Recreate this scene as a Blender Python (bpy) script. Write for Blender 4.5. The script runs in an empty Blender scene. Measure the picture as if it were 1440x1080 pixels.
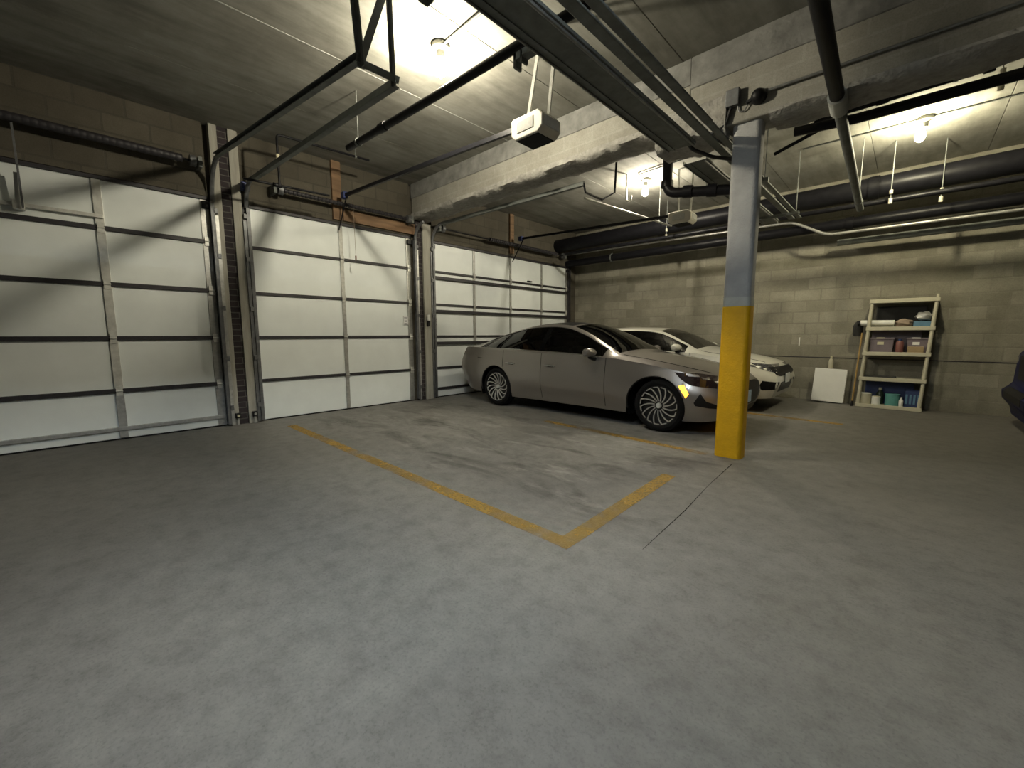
import bpy, bmesh, math, random
from mathutils import Vector, Matrix
from mathutils.bvhtree import BVHTree
from mathutils.geometry import delaunay_2d_cdt
random.seed(7)
COL = bpy.context.scene.collection
PI = math.pi

# ------------------------------------------------------------------ materials
def new_mat(name):
    m = bpy.data.materials.new(name); m.use_nodes = True
    nt = m.node_tree; nt.nodes.clear()
    out = nt.nodes.new('ShaderNodeOutputMaterial')
    b = nt.nodes.new('ShaderNodeBsdfPrincipled')
    nt.links.new(b.outputs[0], out.inputs[0])
    return m, nt, b, out

def N(nt, kind, **kw):
    n = nt.nodes.new(kind)
    for k, v in kw.items():
        if k in n.inputs: n.inputs[k].default_value = v
        else: setattr(n, k, v)
    return n

def mat(name, col, rough=.6, metal=0., var=.12, scale=9., bump=0., bscale=60., coat=0., stretch=None, spec=.5):
    m, nt, b, out = new_mat(name)
    tc = N(nt, 'ShaderNodeTexCoord')
    src = tc.outputs['Object']
    if stretch:
        mp = N(nt, 'ShaderNodeMapping'); mp.inputs['Scale'].default_value = stretch
        nt.links.new(src, mp.inputs[0]); src = mp.outputs[0]
    no = N(nt, 'ShaderNodeTexNoise', Scale=scale, Detail=5., Roughness=.6)
    nt.links.new(src, no.inputs['Vector'])
    rp = N(nt, 'ShaderNodeValToRGB')
    lo = [max(0, c*(1-var)) for c in col]; hi = [min(1, c*(1+var)) for c in col]
    rp.color_ramp.elements[0].position = .3; rp.color_ramp.elements[1].position = .7
    rp.color_ramp.elements[0].color = (*lo, 1); rp.color_ramp.elements[1].color = (*hi, 1)
    nt.links.new(no.outputs['Fac'], rp.inputs[0])
    nt.links.new(rp.outputs[0], b.inputs['Base Color'])
    b.inputs['Roughness'].default_value = rough
    b.inputs['Metallic'].default_value = metal
    b.inputs['Specular IOR Level'].default_value = spec
    b.inputs['Coat Weight'].default_value = coat
    b.inputs['Coat Roughness'].default_value = .06
    if bump:
        n2 = N(nt, 'ShaderNodeTexNoise', Scale=bscale, Detail=4.)
        nt.links.new(src, n2.inputs['Vector'])
        bp = N(nt, 'ShaderNodeBump', Strength=bump, Distance=.02)
        nt.links.new(n2.outputs['Fac'], bp.inputs['Height'])
        nt.links.new(bp.outputs[0], b.inputs['Normal'])
    return m

def emit_mat(name, col, strength):
    m, nt, b, out = new_mat(name)
    b.inputs['Base Color'].default_value = (*col, 1)
    b.inputs['Emission Color'].default_value = (*col, 1)
    b.inputs['Emission Strength'].default_value = strength
    return m

def glass_mat(name, tint, rough=.02, gloss=.12):
    m, nt, b, out = new_mat(name)
    tr = N(nt, 'ShaderNodeBsdfTransparent'); tr.inputs[0].default_value = (*tint, 1)
    gl = N(nt, 'ShaderNodeBsdfGlossy'); gl.inputs['Roughness'].default_value = rough
    fr = N(nt, 'ShaderNodeFresnel', IOR=1.5)
    mx = N(nt, 'ShaderNodeMixShader')
    nt.links.new(fr.outputs[0], mx.inputs[0]); nt.links.new(tr.outputs[0], mx.inputs[1]); nt.links.new(gl.outputs[0], mx.inputs[2])
    nt.links.new(mx.outputs[0], out.inputs[0]); nt.nodes.remove(b)
    return m

def ramp(nt, src, stops):
    r = N(nt, 'ShaderNodeValToRGB'); e = r.color_ramp.elements
    while len(e) < len(stops): e.new(.5)
    for el, (p, c) in zip(e, stops):
        el.position = p; el.color = (*c, 1) if len(c) == 3 else c
    nt.links.new(src, r.inputs[0]); return r.outputs[0]

def mixc(nt, fac, a, b, mode='MIX'):
    n = nt.nodes.new('ShaderNodeMix'); n.data_type = 'RGBA'; n.blend_type = mode
    for inp, v in ((n.inputs[0], fac), (n.inputs[6], a), (n.inputs[7], b)):
        if hasattr(v, 'is_output'): nt.links.new(v, inp)
        elif isinstance(v, (int, float)): inp.default_value = v
        else: inp.default_value = (*v, 1)
    return n.outputs[2]

def concrete_floor():
    m, nt, b, out = new_mat('floor_concrete')
    tc = N(nt, 'ShaderNodeTexCoord'); o = tc.outputs['Object']
    n1 = N(nt, 'ShaderNodeTexNoise', Scale=.55, Detail=6., Roughness=.62); nt.links.new(o, n1.inputs['Vector'])
    base = ramp(nt, n1.outputs['Fac'], [(.3, (.135, .129, .118)), (.52, (.198, .192, .178)), (.72, (.255, .250, .236))])
    n2 = N(nt, 'ShaderNodeTexNoise', Scale=75., Detail=4., Roughness=.7); nt.links.new(o, n2.inputs['Vector'])
    sp = ramp(nt, n2.outputs['Fac'], [(.25, (.55, .55, .55)), (.5, (1, 1, 1)), (.8, (1.0, 1.0, 1.0))])
    c = mixc(nt, .8, base, sp, 'MULTIPLY')
    # worn oil / damp stains with their own shape, in the parking bays near the doors
    mp = N(nt, 'ShaderNodeMapping'); mp.inputs['Scale'].default_value = (.55, 1.5, 1)
    nt.links.new(o, mp.inputs[0])
    n3 = N(nt, 'ShaderNodeTexNoise', Scale=1.7, Detail=7., Roughness=.66, Distortion=.6); nt.links.new(mp.outputs[0], n3.inputs['Vector'])
    st = ramp(nt, n3.outputs['Fac'], [(.50, (0, 0, 0)), (.64, (1, 1, 1))])
    sx = N(nt, 'ShaderNodeSeparateXYZ'); nt.links.new(o, sx.inputs[0])
    def band(sock, a, bb, c2, d):
        mr = N(nt, 'ShaderNodeMapRange'); mr.interpolation_type = 'SMOOTHSTEP'
        mr.inputs['From Min'].default_value = a; mr.inputs['From Max'].default_value = bb
        nt.links.new(sock, mr.inputs['Value'])
        m2 = N(nt, 'ShaderNodeMapRange'); m2.interpolation_type = 'SMOOTHSTEP'
        m2.inputs['From Min'].default_value = d; m2.inputs['From Max'].default_value = c2
        nt.links.new(sock, m2.inputs['Value'])
        mu = N(nt, 'ShaderNodeMath', operation='MULTIPLY'); nt.links.new(mr.outputs[0], mu.inputs[0]); nt.links.new(m2.outputs[0], mu.inputs[1])
        return mu.outputs[0]
    bx, by = band(sx.outputs[0], -6.6, -5.6, -1.6, -.6), band(sx.outputs[1], 1.6, 2.6, 4.2, 5.2)
    mk = N(nt, 'ShaderNodeMath', operation='MULTIPLY'); nt.links.new(bx, mk.inputs[0]); nt.links.new(by, mk.inputs[1])
    mk2 = N(nt, 'ShaderNodeMath', operation='MULTIPLY'); nt.links.new(mk.outputs[0], mk2.inputs[0]); nt.links.new(st, mk2.inputs[1])
    mk3 = N(nt, 'ShaderNodeMath', operation='MULTIPLY'); nt.links.new(mk2.outputs[0], mk3.inputs[0]); mk3.inputs[1].default_value = .8
    c = mixc(nt, mk3.outputs[0], c, (.055, .050, .044))
    n6 = N(nt, 'ShaderNodeTexNoise', Scale=7., Detail=9., Roughness=.78); nt.links.new(o, n6.inputs['Vector'])
    c = mixc(nt, .75, c, ramp(nt, n6.outputs['Fac'], [(.34, (.62, .61, .60)), (.5, (1, 1, 1)), (.68, (1.28, 1.28, 1.27))]), 'MULTIPLY')
    n7 = N(nt, 'ShaderNodeTexNoise', Scale=3.1, Detail=6., Roughness=.7); nt.links.new(mp.outputs[0], n7.inputs['Vector'])
    lt = ramp(nt, n7.outputs['Fac'], [(.55, (0, 0, 0)), (.68, (1, 1, 1))])
    ml = N(nt, 'ShaderNodeMath', operation='MULTIPLY'); nt.links.new(mk.outputs[0], ml.inputs[0]); nt.links.new(lt, ml.inputs[1])
    ml2 = N(nt, 'ShaderNodeMath', operation='MULTIPLY'); nt.links.new(ml.outputs[0], ml2.inputs[0]); ml2.inputs[1].default_value = .6
    c = mixc(nt, ml2.outputs[0], c, (.33, .32, .295))
    # scattered traffic grime
    n4 = N(nt, 'ShaderNodeTexNoise', Scale=1.1, Detail=8., Roughness=.7); nt.links.new(o, n4.inputs['Vector'])
    gr = ramp(nt, n4.outputs['Fac'], [(.42, (1, 1, 1)), (.7, (.72, .70, .68))])
    c = mixc(nt, .8, c, gr, 'MULTIPLY')
    n5 = N(nt, 'ShaderNodeTexNoise', Scale=.9, Detail=5., Roughness=.6); nt.links.new(o, n5.inputs['Vector'])  # broad darker zones: right side of the floor and beside the left door
    w5 = N(nt, 'ShaderNodeMath', operation='MULTIPLY_ADD'); nt.links.new(n5.outputs['Fac'], w5.inputs[0]); w5.inputs[1].default_value = 1.6; nt.links.new(sx.outputs[0], w5.inputs[2])
    w6 = N(nt, 'ShaderNodeMath', operation='MULTIPLY_ADD'); nt.links.new(n5.outputs['Fac'], w6.inputs[0]); w6.inputs[1].default_value = 1.6; nt.links.new(sx.outputs[1], w6.inputs[2])
    right_zone = band(w5.outputs[0], -.5, .9, 20, 30)
    door = N(nt, 'ShaderNodeMath', operation='MULTIPLY'); nt.links.new(band(w5.outputs[0], -9, -8, -3.4, -1.4), door.inputs[0]); nt.links.new(band(w6.outputs[0], -9, -8, .9, 2.6), door.inputs[1])
    sm5 = N(nt, 'ShaderNodeMath', operation='MAXIMUM'); nt.links.new(right_zone, sm5.inputs[0]); nt.links.new(door.outputs[0], sm5.inputs[1])
    k5 = N(nt, 'ShaderNodeMath', operation='MULTIPLY'); nt.links.new(sm5.outputs[0], k5.inputs[0]); k5.inputs[1].default_value = .8
    c = mixc(nt, k5.outputs[0], c, (.60, .585, .545), 'MULTIPLY')
    nt.links.new(c, b.inputs['Base Color'])
    rr = ramp(nt, n1.outputs['Fac'], [(.3, (.55, .55, .55)), (.7, (.75, .75, .75))]); nt.links.new(rr, b.inputs['Roughness'])
    bp = N(nt, 'ShaderNodeBump', Strength=.25, Distance=.004); nt.links.new(n2.outputs['Fac'], bp.inputs['Height']); nt.links.new(bp.outputs[0], b.inputs['Normal'])
    return m

def block_wall(name, c1, c2, mortar, bw=.40, bh=.20, ms=.012, axis='x', depth=.35):
    """concrete block courses; axis = horizontal run of the wall"""
    m, nt, b, out = new_mat(name)
    tc = N(nt, 'ShaderNodeTexCoord'); sx = N(nt, 'ShaderNodeSeparateXYZ'); nt.links.new(tc.outputs['Object'], sx.inputs[0])
    cb = N(nt, 'ShaderNodeCombineXYZ')
    nt.links.new(sx.outputs[0 if axis == 'x' else 1], cb.inputs[0]); nt.links.new(sx.outputs[2], cb.inputs[1])
    br = N(nt, 'ShaderNodeTexBrick'); nt.links.new(cb.outputs[0], br.inputs['Vector'])
    br.inputs['Scale'].default_value = 1.; br.inputs['Brick Width'].default_value = bw; br.inputs['Row Height'].default_value = bh
    br.inputs['Mortar Size'].default_value = ms; br.inputs['Mortar Smooth'].default_value = .3; br.inputs['Bias'].default_value = -.25
    br.inputs['Color1'].default_value = (*c1, 1); br.inputs['Color2'].default_value = (*c2, 1); br.inputs['Mortar'].default_value = (*mortar, 1)
    no = N(nt, 'ShaderNodeTexNoise', Scale=2.2, Detail=8., Roughness=.7); nt.links.new(tc.outputs['Object'], no.inputs['Vector'])
    g = ramp(nt, no.outputs['Fac'], [(.3, (.68, .66, .62)), (.7, (1.1, 1.1, 1.08))])
    c = mixc(nt, .9, br.outputs['Color'], g, 'MULTIPLY')
    n2 = N(nt, 'ShaderNodeTexNoise', Scale=90., Detail=2.); nt.links.new(tc.outputs['Object'], n2.inputs['Vector'])
    c = mixc(nt, .4, c, ramp(nt, n2.outputs['Fac'], [(.3, (.6, .6, .6)), (.6, (1, 1, 1))]), 'MULTIPLY')
    nt.links.new(c, b.inputs['Base Color']); b.inputs['Roughness'].default_value = .92
    inv = N(nt, 'ShaderNodeMath', operation='SUBTRACT'); inv.inputs[0].default_value = 1.; nt.links.new(br.outputs['Fac'], inv.inputs[1])
    ad = N(nt, 'ShaderNodeMath', operation='MULTIPLY_ADD'); nt.links.new(n2.outputs['Fac'], ad.inputs[0]); ad.inputs[1].default_value = .25; nt.links.new(inv.outputs[0], ad.inputs[2])
    bp = N(nt, 'ShaderNodeBump', Strength=depth, Distance=.01); nt.links.new(ad.outputs[0], bp.inputs['Height']); nt.links.new(bp.outputs[0], b.inputs['Normal'])
    return m

def plank_ceiling():
    m, nt, b, out = new_mat('ceiling_concrete')
    tc = N(nt, 'ShaderNodeTexCoord'); o = tc.outputs['Object']
    mp = N(nt, 'ShaderNodeMapping'); mp.inputs['Scale'].default_value = (3.2, .5, 1); nt.links.new(o, mp.inputs[0])
    n1 = N(nt, 'ShaderNodeTexNoise', Scale=1.6, Detail=7., Roughness=.65); nt.links.new(mp.outputs[0], n1.inputs['Vector'])
    c = ramp(nt, n1.outputs['Fac'], [(.28, (.17, .168, .148)), (.5, (.265, .262, .236)), (.75, (.35, .348, .318))])
    n2 = N(nt, 'ShaderNodeTexNoise', Scale=.9, Detail=8., Roughness=.7); nt.links.new(o, n2.inputs['Vector'])
    c = mixc(nt, .9, c, ramp(nt, n2.outputs['Fac'], [(.35, (.62, .60, .56)), (.62, (1.05, 1.05, 1.03))]), 'MULTIPLY')
    nt.links.new(c, b.inputs['Base Color']); b.inputs['Roughness'].default_value = .9
    bp = N(nt, 'ShaderNodeBump', Strength=.3, Distance=.01); nt.links.new(n1.outputs['Fac'], bp.inputs['Height']); nt.links.new(bp.outputs[0], b.inputs['Normal'])
    return m

def worn_paint():
    m, nt, b, out = new_mat('worn_yellow_line')
    tc = N(nt, 'ShaderNodeTexCoord')
    n1 = N(nt, 'ShaderNodeTexNoise', Scale=1.9, Detail=7., Roughness=.62); nt.links.new(tc.outputs['Object'], n1.inputs['Vector'])
    f = ramp(nt, n1.outputs['Fac'], [(.37, (.05, .05, .05)), (.55, (1, 1, 1))])
    n2 = N(nt, 'ShaderNodeTexNoise', Scale=45., Detail=3.); nt.links.new(tc.outputs['Object'], n2.inputs['Vector'])
    f2 = ramp(nt, n2.outputs['Fac'], [(.3, (.7, .7, .7)), (.55, (1, 1, 1))])
    mu = N(nt, 'ShaderNodeMath', operation='MULTIPLY'); nt.links.new(f, mu.inputs[0]); nt.links.new(f2, mu.inputs[1])
    m3 = N(nt, 'ShaderNodeMath', operation='MULTIPLY'); nt.links.new(mu.outputs[0], m3.inputs[0]); m3.inputs[1].default_value = .64
    b.inputs['Base Color'].default_value = (.42, .26, .05, 1); b.inputs['Roughness'].default_value = .65
    tr = N(nt, 'ShaderNodeBsdfTransparent'); mx = N(nt, 'ShaderNodeMixShader')
    nt.links.new(m3.outputs[0], mx.inputs[0]); nt.links.new(tr.outputs[0], mx.inputs[1]); nt.links.new(b.outputs[0], mx.inputs[2])
    nt.links.new(mx.outputs[0], out.inputs[0])
    return m

M = dict(
    floor=concrete_floor(), ceiling=plank_ceiling(), line=worn_paint(),
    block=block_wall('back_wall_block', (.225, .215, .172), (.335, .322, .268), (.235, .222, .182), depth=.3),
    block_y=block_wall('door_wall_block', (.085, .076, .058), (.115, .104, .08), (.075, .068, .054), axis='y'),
    brick=block_wall('dark_brick', (.028, .022, .026), (.042, .032, .036), (.10, .095, .09), bw=.22, bh=.075, ms=.007, axis='y'),
    beam=block_wall('beam_block', (.30, .292, .262), (.315, .307, .277), (.335, .328, .298), axis='x', depth=.12),
    rough=mat('fireproofing', (.30, .29, .265), .95, var=.25, scale=14, bump=.9, bscale=26),
    pillar=mat('grey_concrete_paint', (.36, .36, .355), .85, var=.14, scale=5, bump=.35, bscale=70),
    yellow=mat('yellow_paint', (.70, .385, .0), .6, var=.10, scale=7, bump=.25, bscale=60),
    panel=mat('white_door_panel', (.77, .81, .80), .42, var=.045, scale=2.5, bump=.06, bscale=140),
    galv=mat('galvanised_steel', (.42, .42, .40), .42, .55, var=.2, scale=20),
    galvb=mat('bright_galvanised_steel', (.62, .62, .58), .4, .3, var=.15, scale=18),
    dgalv=mat('dull_track_steel', (.15, .155, .16), .5, .5, var=.25, scale=15),
    dstrut=mat('dark_strut', (.030, .028, .032), .5, .2, var=.3, scale=12),
    black=mat('black_iron', (.008, .008, .010), .4, .0, var=.3, scale=12, spec=.16),
    blue=mat('blue_bracket', (.02, .035, .13), .5, .1),
    steel=mat('dusty_steel', (.14, .15, .14), .65, .2, var=.25, scale=9),
    pipe_grey=mat('grey_conduit', (.20, .205, .20), .45, .5, var=.2, scale=14),
    wood=mat('brown_timber', (.19, .115, .062), .75, var=.35, scale=3, stretch=(1, .6, 6), bump=.2),
    jamb=mat('grey_timber_jamb', (.34, .33, .285), .75, var=.16, scale=4, stretch=(6, 6, .7), bump=.2),
    cream=mat('cream_plastic', (.50, .475, .36), .5, var=.06),
    white=mat('white_board', (.72, .72, .68), .55, var=.03),
    opener=mat('opener_cream', (.48, .46, .40), .5, var=.06),
    opener_lens=mat('opener_lens', (.42, .42, .40), .25, var=.1, scale=30),
    paint_silver=mat('silver_car_paint', (.30, .275, .255), .33, .7, var=.03, scale=200, coat=.8),
    paint_white=mat('white_car_paint', (.72, .71, .63), .3, 0, var=.01, coat=.8),
    paint_navy=mat('navy_car_paint', (.006, .008, .045), .5, .0, var=.05, spec=.25),
    tyre=mat('tyre_rubber', (.005, .005, .0055), .9, var=.2, spec=.2),
    rim_dark=mat('rim_dark', (.02, .02, .021), .4, .3),
    rim_bright=mat('rim_bright', (.72, .70, .67), .28, .75, var=.03),
    chrome=mat('chrome_trim', (.62, .62, .60), .18, .95, var=.02),
    gap=mat('panel_gap', (.004, .004, .004), .9, var=.1, spec=.02),
    trim=mat('black_trim', (.008, .008, .009), .45, var=.1, spec=.25),
    lamp_dark=mat('smoked_headlamp', (.030, .018, .018), .08, var=.3, scale=30, coat=1.),
    lamp_clear=mat('clear_headlamp', (.11, .11, .12), .12, .3, var=.7, scale=26, coat=1.),
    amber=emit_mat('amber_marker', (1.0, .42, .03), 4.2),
    red=emit_mat('red_tail', (.8, .04, .02), .5),
    red_off=mat('red_lamp_lens', (.10, .006, .005), .15, coat=1.),
    plate=mat('plate_blue_white', (.42, .56, .74), .4, var=.2, scale=30),
    plate_w=mat('plate_white', (.7, .72, .74), .4, var=.05),
    seat=mat('seat_fabric', (.05, .05, .052), .85),
    glass=glass_mat('tinted_glass', (.13, .14, .13)),
    glass_dark=glass_mat('dark_tinted_glass', (.015, .016, .016)),
    jar=glass_mat('clear_jar_glass', (.95, .95, .92)),
    bulb=emit_mat('lit_bulb', (1.0, .91, .70), 1500.),
    bulb2=emit_mat('lit_bulb_far', (1.0, .91, .72), 1050.),
    bulb3=emit_mat('lit_bulb_right', (1.0, .91, .62), 1150.),
    tube=emit_mat('assumed_cool_tube', (.84, .94, 1.0), 285.),  # glow of the assumed, unseen shop light
    dark_cover=mat('matt_black_cover', (.006, .006, .007), .9),
    band=mat('beam_shade_band', (.175, .175, .165), .9, var=.3, scale=7, bump=.4, bscale=30),  # shade at the beam top put into a darker colour
    lampbase=mat('lamp_base_grey', (.22, .22, .19), .6),
    tape=mat('pale_tape', (.42, .43, .40), .7),
    cable=mat('black_cable', (.015, .015, .016), .55),
    sticker=mat('sticker_white', (.70, .70, .70), .5, var=.02),
    ink=mat('sticker_ink', (.05, .05, .09), .6),
    bin=mat('mauve_bin', (.16, .13, .145), .5), label=mat('bin_label', (.55, .52, .36), .6),
    card=mat('cardboard', (.30, .22, .12), .8), maroon=mat('maroon_label', (.16, .06, .05), .5),
    teal=mat('teal_plastic', (.10, .30, .27), .5), navy=mat('navy_plastic', (.02, .035, .11), .5),
    skyb=mat('blue_box', (.09, .19, .28), .6), stick=mat('stick_wood', (.34, .22, .07), .6),
    drab=mat('dark_fabric', (.03, .03, .028), .9), tan=mat('tan_cloth', (.26, .20, .15), .9),
    greenb=mat('dark_green_bottle', (.03, .05, .03), .3),
)

# ------------------------------------------------------------------ mesh builder
class MB:
    def __init__(self): self.bm = bmesh.new()
    def box(self, c, s, rot=None):
        r = bmesh.ops.create_cube(self.bm, size=1)
        mtx = Matrix.Translation(Vector(c)) @ (rot.to_4x4() if rot else Matrix.Identity(4)) @ Matrix.Diagonal((s[0], s[1], s[2], 1))
        bmesh.ops.transform(self.bm, matrix=mtx, verts=r['verts']); return self
    def bb(self, a, b):
        return self.box([(a[i]+b[i])/2 for i in range(3)], [abs(b[i]-a[i]) for i in range(3)])
    def tube(self, path, r, seg=12, cap=True):
        path = [Vector(p) for p in path]; rings = []
        prev = None
        for i, p in enumerate(path):
            t = (path[min(i+1, len(path)-1)] - path[max(i-1, 0)]).normalized()
            if prev is None:
                a = Vector((0, 0, 1)) if abs(t.z) < .9 else Vector((1, 0, 0))
                u = t.cross(a).normalized()
            else: u = (prev - t*prev.dot(t)).normalized()
            prev = u; v = t.cross(u)
            rr = r[i] if isinstance(r, (list, tuple)) else r
            rings.append([self.bm.verts.new(p + (u*math.cos(2*PI*k/seg) + v*math.sin(2*PI*k/seg))*rr) for k in range(seg)])
        for a, b in zip(rings, rings[1:]):
            for k in range(seg): self.bm.faces.new((a[k], a[(k+1) % seg], b[(k+1) % seg], b[k]))
        if cap: self.bm.faces.new(rings[0][::-1]); self.bm.faces.new(rings[-1])
        return self
    def bar(self, p0, p1, w, h, up=(0, 0, 1)):
        p0, p1 = Vector(p0), Vector(p1); t = (p1-p0); L = t.length; t.normalize()
        u = Vector(up)
        if abs(u.dot(t)) > .95: u = Vector((1, 0, 0))
        s = t.cross(u).normalized(); n = s.cross(t).normalized()
        rot = Matrix((t, s, n)).transposed()
        return self.box((p0+p1)/2, (L, w, h), rot)
    def lathe(self, prof, origin=(0, 0, 0), axis='z', seg=24, closed=False):
        o = Vector(origin); rings = []
        for r, h in prof:
            ring = []
            for k in range(seg):
                a = 2*PI*k/seg; c, s = r*math.cos(a), r*math.sin(a)
                v = {'z': (c, s, h), 'y': (c, h, s), 'x': (h, c, s)}[axis]
                ring.append(self.bm.verts.new(o + Vector(v)))
            rings.append(ring)
        prs = list(zip(rings, rings[1:])) + ([(rings[-1], rings[0])] if closed else [])
        for a, b in prs:
            for k in range(seg): self.bm.faces.new((a[k], a[(k+1) % seg], b[(k+1) % seg], b[k]))
        if not closed:
            self.bm.faces.new(rings[0][::-1]); self.bm.faces.new(rings[-1])
        return self
    def prism(self, pts, d0, d1, axis='y'):
        f = {'y': lambda p, d: (p[0], d, p[1]), 'x': lambda p, d: (d, p[0], p[1]), 'z': lambda p, d: (p[0], p[1], d)}[axis]
        a = [self.bm.verts.new(f(p, d0)) for p in pts]; b = [self.bm.verts.new(f(p, d1)) for p in pts]
        n = len(pts)
        self.bm.faces.new(a); self.bm.faces.new(b[::-1])
        for k in range(n): self.bm.faces.new((a[k], b[k], b[(k+1) % n], a[(k+1) % n]))
        return self
    def build(self, name, m, parent=None, smooth=False, bevel=0., local=False, ang=38):
        bm = self.bm
        bmesh.ops.recalc_face_normals(bm, faces=bm.faces)
        org = Vector((0, 0, 0))
        if parent is not None and not local:
            p = parent
            while p is not None: org += p.location; p = p.parent
        bmesh.ops.translate(bm, vec=-org, verts=bm.verts)
        me = bpy.data.meshes.new(name); bm.to_mesh(me); bm.free()
        me.materials.append(m)
        o = bpy.data.objects.new(name, me); COL.objects.link(o)
        if parent is not None: o.parent = parent
        if smooth:
            for p in me.polygons: p.use_smooth = True
            try: me.set_sharp_from_angle(angle=math.radians(ang))
            except Exception: pass
        if bevel:
            md = o.modifiers.new('bevel', 'BEVEL'); md.width = bevel; md.segments = 3; md.limit_method = 'ANGLE'
        return o

def thing(name, label, cat, loc=(0, 0, 0), group=None, rotz=0.):
    o = bpy.data.objects.new(name, None); COL.objects.link(o)
    o.location = loc; o.rotation_euler = (0, 0, rotz); o.empty_display_size = .1
    o['label'] = label; o['category'] = cat
    if group: o['group'] = group
    return o
def tag(o, label, cat, group=None):
    o['label'] = label; o['category'] = cat
    if group: o['group'] = group
    return o
def struct(o, label=None):
    o['kind'] = 'structure'
    if label: o['label'] = label
    return o

XW, YBW, ZC = -6.50, 9.25, 3.80        # door wall, block wall, ceiling
BYC = 4.25
XR, YF = 6.6, -5.5                      # walls behind the camera

# ------------------------------------------------------------------ room shell
struct(MB().bb((XW-.4, YF-.2, -.2), (XR+.2, YBW+.2, 0)).build('floor', M['floor']))
cm = MB()
xs = [XW-.4, -5.32, -4.13, -2.97, -1.78, -.58, .6, 1.8, 3.0, 4.2, 5.4, XR+.2]
for a, b in zip(xs, xs[1:]):
    g = .002
    cm.prism([(a+.001, ZC+.008), (a+g+.003, ZC), (b-g-.003, ZC), (b-.001, ZC+.008), (b-.001, ZC+.2), (a+.001, ZC+.2)], YF-.2, YBW+.2, 'y')
struct(cm.build('ceiling', M['ceiling']))
struct(MB().bb((-4.137, YF, ZC-.002), (-4.124, BYC, ZC+.004)).build('ceiling_joint', M['tape']))
struct(MB().bb((XW-.4, YBW, 0), (XR+.2, YBW+.2, ZC)).build('wall_back', M['block']))
struct(MB().bb((XW, YBW-.004, .775), (XR, YBW+.01, .79)).build('wall_joint', M['dstrut']))
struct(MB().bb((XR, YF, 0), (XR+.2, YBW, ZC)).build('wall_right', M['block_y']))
struct(MB().bb((XW-.4, YF-.2, 0), (XR+.2, YF, ZC)).build('wall_front', M['block']))

D1, D2, D3 = (-1.34, 1.29), (1.66, 4.22), (4.68, 8.90)   # the three door openings along the wall
ZT = 2.93
w = MB()
w.bb((XW-.3, YF, 0), (XW, D1[0], ZC))
w.bb((XW-.3, D1[0], ZT), (XW, D1[1], ZC)); w.bb((XW-.3, D2[0], ZT), (XW, D2[1], ZC)); w.bb((XW-.3, D3[0], ZT), (XW, D3[1], ZC))
w.bb((XW-.3, D1[1], 0), (XW-.08, D2[0], ZC)); w.bb((XW-.3, D2[1], 0), (XW-.08, D3[0], ZC)); w.bb((XW-.3, D3[1], 0), (XW, YBW, ZC))
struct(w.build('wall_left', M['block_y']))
# brick piers and timber jambs between the doors
struct(MB().bb((XW-.08, 1.44, 0), (XW+.015, 1.555, ZC)).build('trim_1', M['brick']), 'dark brick pier between the left and middle garage doors')
struct(MB().bb((XW-.08, 1.355, 0), (XW+.04, 1.44, ZC)).build('trim_2', M['jamb'], bevel=.004))
struct(MB().bb((XW-.08, 1.555, 0), (XW+.04, 1.66, ZC)).build('trim_3', M['jamb'], bevel=.004))
struct(MB().bb((XW-.08, 4.335, 0), (XW+.015, 4.455, ZT+.35)).build('trim_4', M['brick']), 'dark brick pier between the middle and far garage doors')
struct(MB().bb((XW-.08, 4.455, 0), (XW+.05, 4.63, ZT+.25)).build('trim_5', M['jamb'], bevel=.004))
struct(MB().bb((XW, D3[1], 0), (XW+.03, D3[1]+.10, ZT+.05)).build('trim_6', M['dstrut'], bevel=.004))
struct(MB().bb((XW, 3.02, 2.955), (XW+.045, 4.30, 3.13)).build('trim_7', M['wood'], bevel=.004), 'brown timber header above the middle garage door')
struct(MB().bb((XW, 2.86, 2.95), (XW+.05, 3.0, ZC)).build('trim_8', M['wood'], bevel=.004), 'brown vertical plank above the middle garage door')
struct(MB().bb((XW, 6.72, 2.97), (XW+.05, 6.84, ZC)).build('trim_9', M['wood'], bevel=.004), 'brown vertical plank above the far garage door')

# beam on the pillar line: blockwork faced, deeper on the right of the pillar, rough soffit
BY0, BY1 = 4.27, 4.60
b = struct(MB().bb((XW, BY0, 3.25), (-1.70, BY1, ZC)).bb((-1.70, BY0-.005, 3.08), (XR, BY1+.005, ZC)).build('ceiling_beam', M['beam'], bevel=.015))
MB().bb((XW, BY0-.012, 3.56), (-1.70, BY1+.01, ZC)).bb((-1.70, BY0-.017, 3.52), (XR, BY1+.015, ZC)).build('upper_shade_band', M['band'], b, bevel=.01)  # darker strip stands in for shade along the top of the beam
def lumpy(x0, x1, z0, z1, name, y0=BY0-.03, y1=BY1+.04, n=70, amp=.03, mt='rough'):
    m = MB(); rnd = random.Random(int(x0*100)); prev = None; ph = [rnd.uniform(0, 6) for _ in range(6)]
    for i in range(n+1):
        x = x0+(x1-x0)*i/n
        f = lambda k: amp*(math.sin(x*7+ph[k])*.5+math.sin(x*17+ph[k]*2)*.35+math.sin(x*31+ph[k]*3)*.25+rnd.uniform(-.25, .25))
        ring = [m.bm.verts.new(p) for p in ((x, y0+f(0)*.4, z1), (x, y0+f(1)*.4, z0+.03+f(2)*.5), (x, y0+.06, z0+f(3)*.6), (x, y1-.06, z0+f(4)*.6), (x, y1+f(5)*.4, z0+.03), (x, y1, z1))]
        if prev:
            for k in range(6): m.bm.faces.new((prev[k], prev[(k+1) % 6], ring[(k+1) % 6], ring[k]))
        else: m.bm.faces.new(ring[::-1])
        prev = ring
    m.bm.faces.new(prev)
    return m.build(name, M[mt], b, smooth=True, ang=60)
lumpy(XW+.02, -1.75, 3.215, 3.30, 'soffit_coating')
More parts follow.
